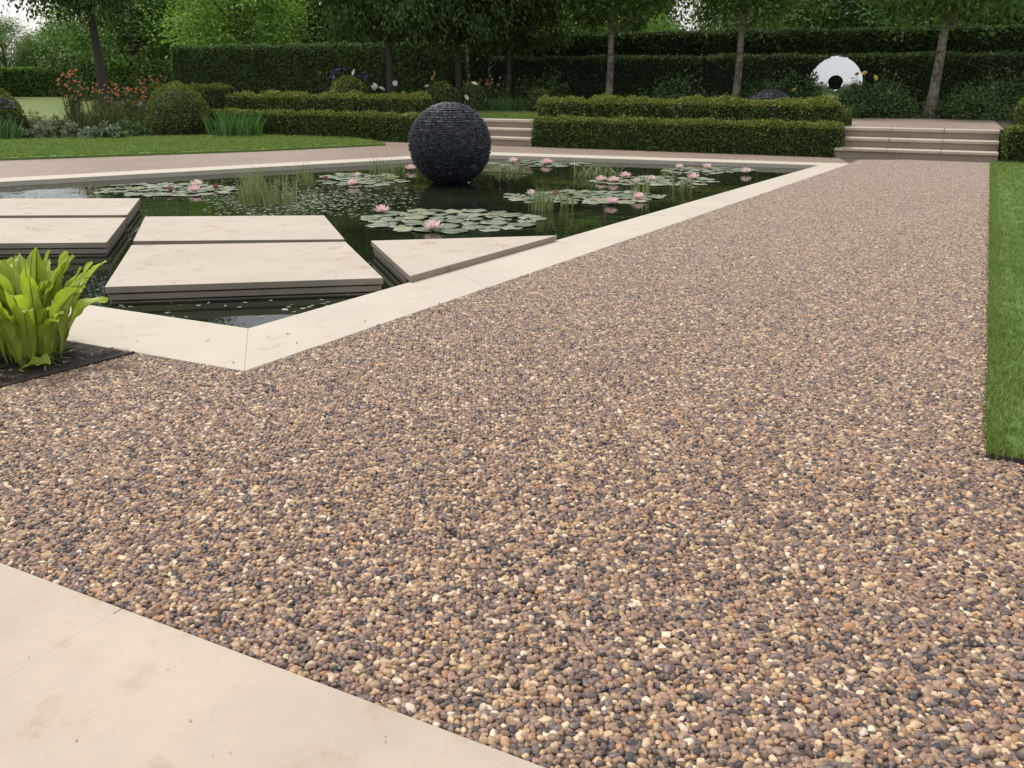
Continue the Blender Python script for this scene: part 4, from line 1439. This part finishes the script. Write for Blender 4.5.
CLUSTERS = [  # px0, px1, py0, py1, count, radius range, label
    (366, 540, 210, 232, 74, (.10, .165), 'flat green lily pad in the large near cluster behind the triangular slab'),
    (504, 662, 191, 204, 46, (.10, .15), 'lily pad in the long cluster right of the slate sphere'),
    (594, 718, 177, 186, 34, (.10, .15), 'lily pad in the middle of the pond below the far reeds'),
    (664, 752, 167.5, 174, 24, (.09, .15), 'lily pad in the small far right cluster by the kerb'),
    (96, 236, 184, 197, 44, (.09, .15), 'lily pad in the left cluster beyond the stone platform'),
    (318, 404, 174, 187, 34, (.09, .15), 'lily pad in the cluster left of the slate sphere'),
    (488, 590, 160.5, 167, 22, (.09, .15), 'lily pad in the far cluster right behind the slate sphere')]
placed = []
for (a, b, c, d, cnt, (r0, r1), lb) in CLUSTERS:
    tries = 0
    k = 0
    while k < cnt and tries < 4000:
        tries += 1
        u, v = random.uniform(-1, 1), random.uniform(-1, 1)
        if u * u + v * v > 1:
            continue
        x, y = at((a + b) / 2 + u * (b - a) / 2, (c + d) / 2 + v * (d - c) / 2, WZ)
        r = random.uniform(r0, r1)
        if any((x - X) ** 2 + (y - Y) ** 2 < (.78 * (r + q_)) ** 2 for X, Y, q_ in placed):
            continue
        if not inside(inset(POOL, r + .02), np.array([x]), np.array([y]))[0]:
            continue
        if (x - sp[0]) ** 2 + (y - sp[1]) ** 2 < .42 ** 2:
            continue
        placed.append((x, y, r))
        o = link('lily_pad', PADS[(k * 7 + cnt) % 6], None, (x, y, WZ + .002 + random.random() * .008), random.uniform(0, 6.283))
        o.scale = (r, r, r)
        o.rotation_euler = (random.gauss(0, .02), random.gauss(0, .02), random.uniform(0, 6.283))
        tag(o, lb, 'lily pad', lb.replace('lily pad in', 'lily pads of').replace('flat green ', ''))
        k += 1

def bloom_meshes(mat, seed, open_=1.0):
    rr = random.Random(seed)
    g = Geo()
    for ring, (cnt, tilt, ln, wd) in enumerate(((9, .18, 1.0, .36), (9, .55, .95, .34), (7, 1.0, .82, .30), (6, 1.3, .6, .25))):
        for k in range(cnt):
            a = 2 * math.pi * (k + .5 * (ring % 2)) / cnt + rr.uniform(-.1, .1)
            ti = tilt * (1 if open_ > .7 else 1.0) + (0 if open_ > .7 else .5) + rr.uniform(-.08, .08)
            ca, sa = math.cos(a), math.sin(a)
            V, segs = [], 5
            for i in range(segs + 1):
                u = i / segs
                an = ti + .35 * u
                rr_ = .10 + ln * u * math.cos(an)
                zz = .06 + ln * u * math.sin(an)
                w_ = wd * math.sin(math.pi * min(.97, .18 + .80 * u) ** 1.1) ** .8 * .5
                for sd in (-1, 0, 1):
                    V.append((rr_ * ca - sa * w_ * sd, rr_ * sa + ca * w_ * sd, zz + (abs(sd)) * w_ * .35))
            g.add(V, [[i * 3 + j, i * 3 + j + 1, i * 3 + j + 4, i * 3 + j + 3] for i in range(segs) for j in range(2)])
    st = Geo()
    for k in range(26):
        a, q_ = rr.uniform(0, 6.283), rr.uniform(.02, .16)
        st.tube([(q_ * .6 * math.cos(a), q_ * .6 * math.sin(a), .05), (q_ * math.cos(a), q_ * math.sin(a), .30)], [.022, .012], 4)
    return g.mesh('petals', [M[mat]], True), st.mesh('stamens', [M['yellow']])
BM = {('pink', 1): bloom_meshes('pink', 1), ('palepink', 1): bloom_meshes('palepink', 2), ('pink', 0): bloom_meshes('pink', 3, 0), ('palepink', 0): bloom_meshes('palepink', 4, 0), ('crimson', 0): bloom_meshes('crimson', 5, 0)}
BLOOMS = [
    (433, 231, .135, 'palepink', 1, 'large open pale pink water lily nearest the triangular slab'),
    (382, 214, .125, 'pink', 1, 'pink water lily at the left end of the large near cluster'),
    (611, 205, .115, 'pink', 1, 'pink water lily at the near right of the long cluster'),
    (638, 200, .115, 'pink', 1, 'upright pink water lily at the right end of the long cluster'),
    (556, 197, .09, 'crimson', 0, 'dark pink bud standing in the middle of the long cluster'),
    (531, 197, .10, 'palepink', 0, 'half-open pale bud among reeds at the left of the long cluster'),
    (353, 186, .125, 'pink', 1, 'bright pink water lily in the cluster left of the sphere'),
    (326, 182, .09, 'crimson', 0, 'crimson bud left of the bright pink lily near the sphere'),
    (358, 178, .09, 'palepink', 0, 'small pale bud behind the bright pink lily near the sphere'),
    (195, 193, .13, 'pink', 1, 'pink water lily at the front of the left cluster'),
    (197, 187, .125, 'palepink', 1, 'pale pink water lily at the back of the left cluster'),
    (216, 190, .09, 'crimson', 0, 'red bud at the right of the left cluster'),
    (171, 193, .09, 'crimson', 0, 'dark red bud at the left of the left cluster'),
    (411, 171, .13, 'palepink', 1, 'pale water lily touching the left side of the slate sphere'),
    (513, 163, .12, 'palepink', 1, 'pale water lily behind the right of the slate sphere'),
    (546, 165, .14, 'pink', 1, 'pink water lily near the far kerb in front of the left steps'),
    (601, 182, .115, 'palepink', 1, 'pale pink lily at the left end of the middle cluster'),
    (613, 183, .12, 'pink', 1, 'pink lily second from the left in the middle cluster'),
    (625, 178.5, .125, 'pink', 1, 'pink lily standing tallest at the back of the middle cluster'),
    (636, 185, .10, 'palepink', 0, 'pale bud at the front of the middle cluster'),
    (651, 181, .10, 'palepink', 1, 'pale open lily in the centre of the middle cluster'),
    (693, 180, .13, 'pink', 1, 'pink lily at the right of the middle cluster'),
    (679, 169, .10, 'palepink', 1, 'pale lily at the left of the far right cluster'),
    (707, 169, .11, 'pink', 1, 'pale pink lily in the middle of the far right cluster'),
    (746, 174, .125, 'palepink', 1, 'white-pink lily at the far right end by the kerb')]
for (px, py, r, mat, op, lb) in BLOOMS:
    x, y = at(px, py, WZ)
    root = thing('water_lily', lb, 'water lily', (x, y, WZ + .012), random.uniform(0, 6.283), 'water lilies in bloom')
    root.scale = (r * .88, r * .88, r * .88)
    pm, sm = BM[(mat, op)]
    link('petals', pm, root)
    link('stamens', sm, root)

# reeds and rushes
def reeds(px, py, wpx, hpx, label, n, arch=.15, wd=.017, mat='reed'):
    x, y = at(px, py, WZ)
    sc = y / 905
    w_, h_ = wpx * sc, hpx * sc
    g = Geo()
    for _ in range(n):
        a = random.uniform(0, 6.283)
        q_ = math.sqrt(random.random())
        bx, by = math.cos(a) * q_ * w_ * .5, math.sin(a) * q_ * w_ * .5
        h = h_ * random.uniform(.45, 1.0)
        lx, ly = random.gauss(0, arch) * h, random.gauss(0, arch) * h
        b = random.uniform(0, 6.283)
        V = []
        for i in range(5):
            u = i / 4
            ww = wd * .5 * (1 - u ** 2 * .9)
            px_, py_ = bx + lx * u ** 2, by + ly * u ** 2
            pz = h * (u - (arch * .6) * u ** 2 * (1 if arch > .25 else .1)) - .02
            V += [(px_ - math.cos(b) * ww, py_ - math.sin(b) * ww, pz), (px_ + math.cos(b) * ww, py_ + math.sin(b) * ww, pz)]
        g.add(V, [[2 * i, 2 * i + 1, 2 * i + 3, 2 * i + 2] for i in range(4)])
    return tag(link('reed_clump', g.mesh('reed_clump', [M[mat]]), None, (x, y, WZ)), label, 'reeds', 'reeds in the pond')
reeds(268, 203, 58, 40, 'wide clump of reeds directly beyond the middle stone slab', 150)
reeds(308, 186, 18, 26, 'narrow reed clump right of the wide reeds', 44)
reeds(252, 196, 20, 32, 'low reeds at the left side of the wide clump', 50)
reeds(388, 172, 36, 16, 'short reeds near the kerb left of the slate sphere', 70)
reeds(508, 172, 36, 16, 'arching grass in the water right behind the slate sphere', 60, .5)
reeds(596, 176, 46, 24, 'arching grass clump near the far kerb', 90, .5)
reeds(541, 210, 26, 28, 'upright reeds at the left end of the long lily cluster', 70)
reeds(640, 196, 20, 26, 'slim reeds in front of the middle lily cluster', 26)
reeds(566, 206, 18, 22, 'thin reeds at the centre of the long lily cluster', 18)
reeds(682, 188, 26, 18, 'short reeds right of the middle lily cluster', 26)
reeds(452 - 70, 181, 24, 14, 'sparse reeds in the lily cluster left of the sphere', 16)
reeds(668, 176, 20, 12, 'tiny reeds at the left of the far right cluster', 16)

# small leaves floating on the left part of the pond
pts = []
while len(pts) < 1700:
    px, py = random.gauss(295, 62), random.gauss(198, 10)
    if 200 < px < 420 and 180 < py < 218:
        x, y = at(px, py, WZ)
        if inside(inset(POOL, .05), np.array([x]), np.array([y]))[0]:
            pts.append((x, y, WZ + .003))
for _ in range(60):
    x, y = at(random.uniform(120, 380), random.uniform(290, 318), WZ)
    if inside(inset(POOL, .05), np.array([x]), np.array([y]))[0]:
        pts.append((x, y, WZ + .003))
for _ in range(300):
    x, y = at(random.uniform(0, 230), random.uniform(186, 200), WZ)
    if inside(inset(POOL, .05), np.array([x]), np.array([y]))[0]:
        pts.append((x, y, WZ + .003))
P = np.array(pts)
lg = Geo()
n = len(P)
leaves(lg, P, rand_dirs(n) * [1, 1, .02], np.array([[0, 0, 1.0]] * n) + RNG.normal(size=(n, 3)) * .05, RNG.uniform(.02, .075, n), RNG.uniform(.015, .05, n), 0, .02)
struct(link('floating_leaves', lg.mesh('floating_leaves', [M['weed']])), 'stuff')

# ------------------------------------------------------------------ hart's-tongue ferns
def frond_mesh(ln, wd, out, curl, seed, rough=1.0):
    """strap frond growing along local +X, rising in Z, with a midrib groove and ruffled margin"""
    rr = random.Random(seed)
    segs, V = 18, []
    ph, fr = rr.uniform(0, 6), rr.uniform(15, 24)
    side = rr.uniform(-.10, .10)
    tw = rr.uniform(-.6, .6)
    x = z = 0.0
    for i in range(segs + 1):
        u = i / segs
        ang = (math.pi / 2 - out) - curl * u ** 2.2
        if i:
            x += math.cos(ang) * ln / segs
            z += math.sin(ang) * ln / segs
        w_ = wd * .5 * (min(1, .16 + u * 2.6)) * (1 - max(0, (u - .76) / .25) ** 2.4)
        w_ = max(w_, .002)
        ca, sa = math.cos(ang), math.sin(ang)
        for j, sd in enumerate((-1, -.55, -.08, 0, .08, .55, 1)):
            lift = (abs(sd) ** 1.3) * w_ * .42 - (.004 if sd == 0 else 0)
            ruf = rough * .014 * math.sin(u * fr + ph + (1.5 if sd > 0 else 0)) * abs(sd) ** 2 * min(1, u * 3)
            yy = sd * w_ + side * u * u * ln
            n_ = lift + ruf
            tww = tw * u
            yy2 = side * u * u * ln + sd * w_ * math.cos(tww) 
            n2 = n_ + sd * w_ * math.sin(tww)
            V.append((x - sa * n2, yy2, z + ca * n2))
    g = Geo()
    g.add(V, [[i * 7 + j, i * 7 + j + 1, (i + 1) * 7 + j + 1, (i + 1) * 7 + j] for i in range(segs) for j in range(6)])
    me = g.mesh('frond', [M['frond'], M['midrib']], True)
    me.polygons.foreach_set('material_index', np.array([1 if k % 6 in (2, 3) else 0 for k in range(segs * 6)], np.int32))
    return me

def fern(loc, nfr, label, ln=.50, seed=0):
    rr = random.Random(seed)
    root = thing('fern', label, 'fern', loc)
    for k in range(nfr):
        inner = k / nfr
        out = .02 + .30 * (1 - inner) * rr.uniform(.7, 1.15)
        f = frond_mesh(ln * rr.uniform(.62, 1.06), rr.uniform(.060, .088), out, rr.uniform(.1, 1.3) * (1.3 - inner * .6), seed * 100 + k)
        a = k * 2.39996 + rr.uniform(-.3, .3)
        q_ = .15 * (1 - inner * .85)
        o = link('frond', f, root, (math.cos(a) * q_, math.sin(a) * q_, 0), a)
    # old fronds and dark leaves at its foot
    P = rand_dirs(46)
    P[:, 2] = np.abs(P[:, 2]) * .5
    P *= [.19, .19, .14]
    g = Geo()
    leaves(g, P, P * [1, 1, .1] + rand_dirs(46) * .05, np.array([[0, 0, 1.0]] * 46) + rand_dirs(46) * .4, RNG.uniform(.07, .14, 46), RNG.uniform(.03, .05, 46))
    link('low_foliage', g.mesh('low_foliage', [M['dark_leaf']]), root)
    return root
x, y = at(48, 360, -.006)
fern((x - .085, y + .02, -.006), 70, 'bright yellow-green strap-leaved fern beside the pool kerb', .585, 1)
x, y = at(-22, 352, -.006)
fern((x, y + .05, -.006), 30, 'second strap-leaved fern cut off by the left edge', .52, 2)
x, y = at(-75, 372, -.006)
fern((x, y, -.006), 24, 'strap-leaved fern just outside the left edge', .48, 3)
# broad low leaf lying at the fern's foot
lf = link('low_leaf', frond_mesh(.17, .085, 1.15, .7, 77, .6), None, at(20, 371, -.006) + (0.0,), .1)
tag(lf, 'single broad leaf lying on the soil in front of the fern', 'leaf')
lf.data.materials[0] = M['frond']
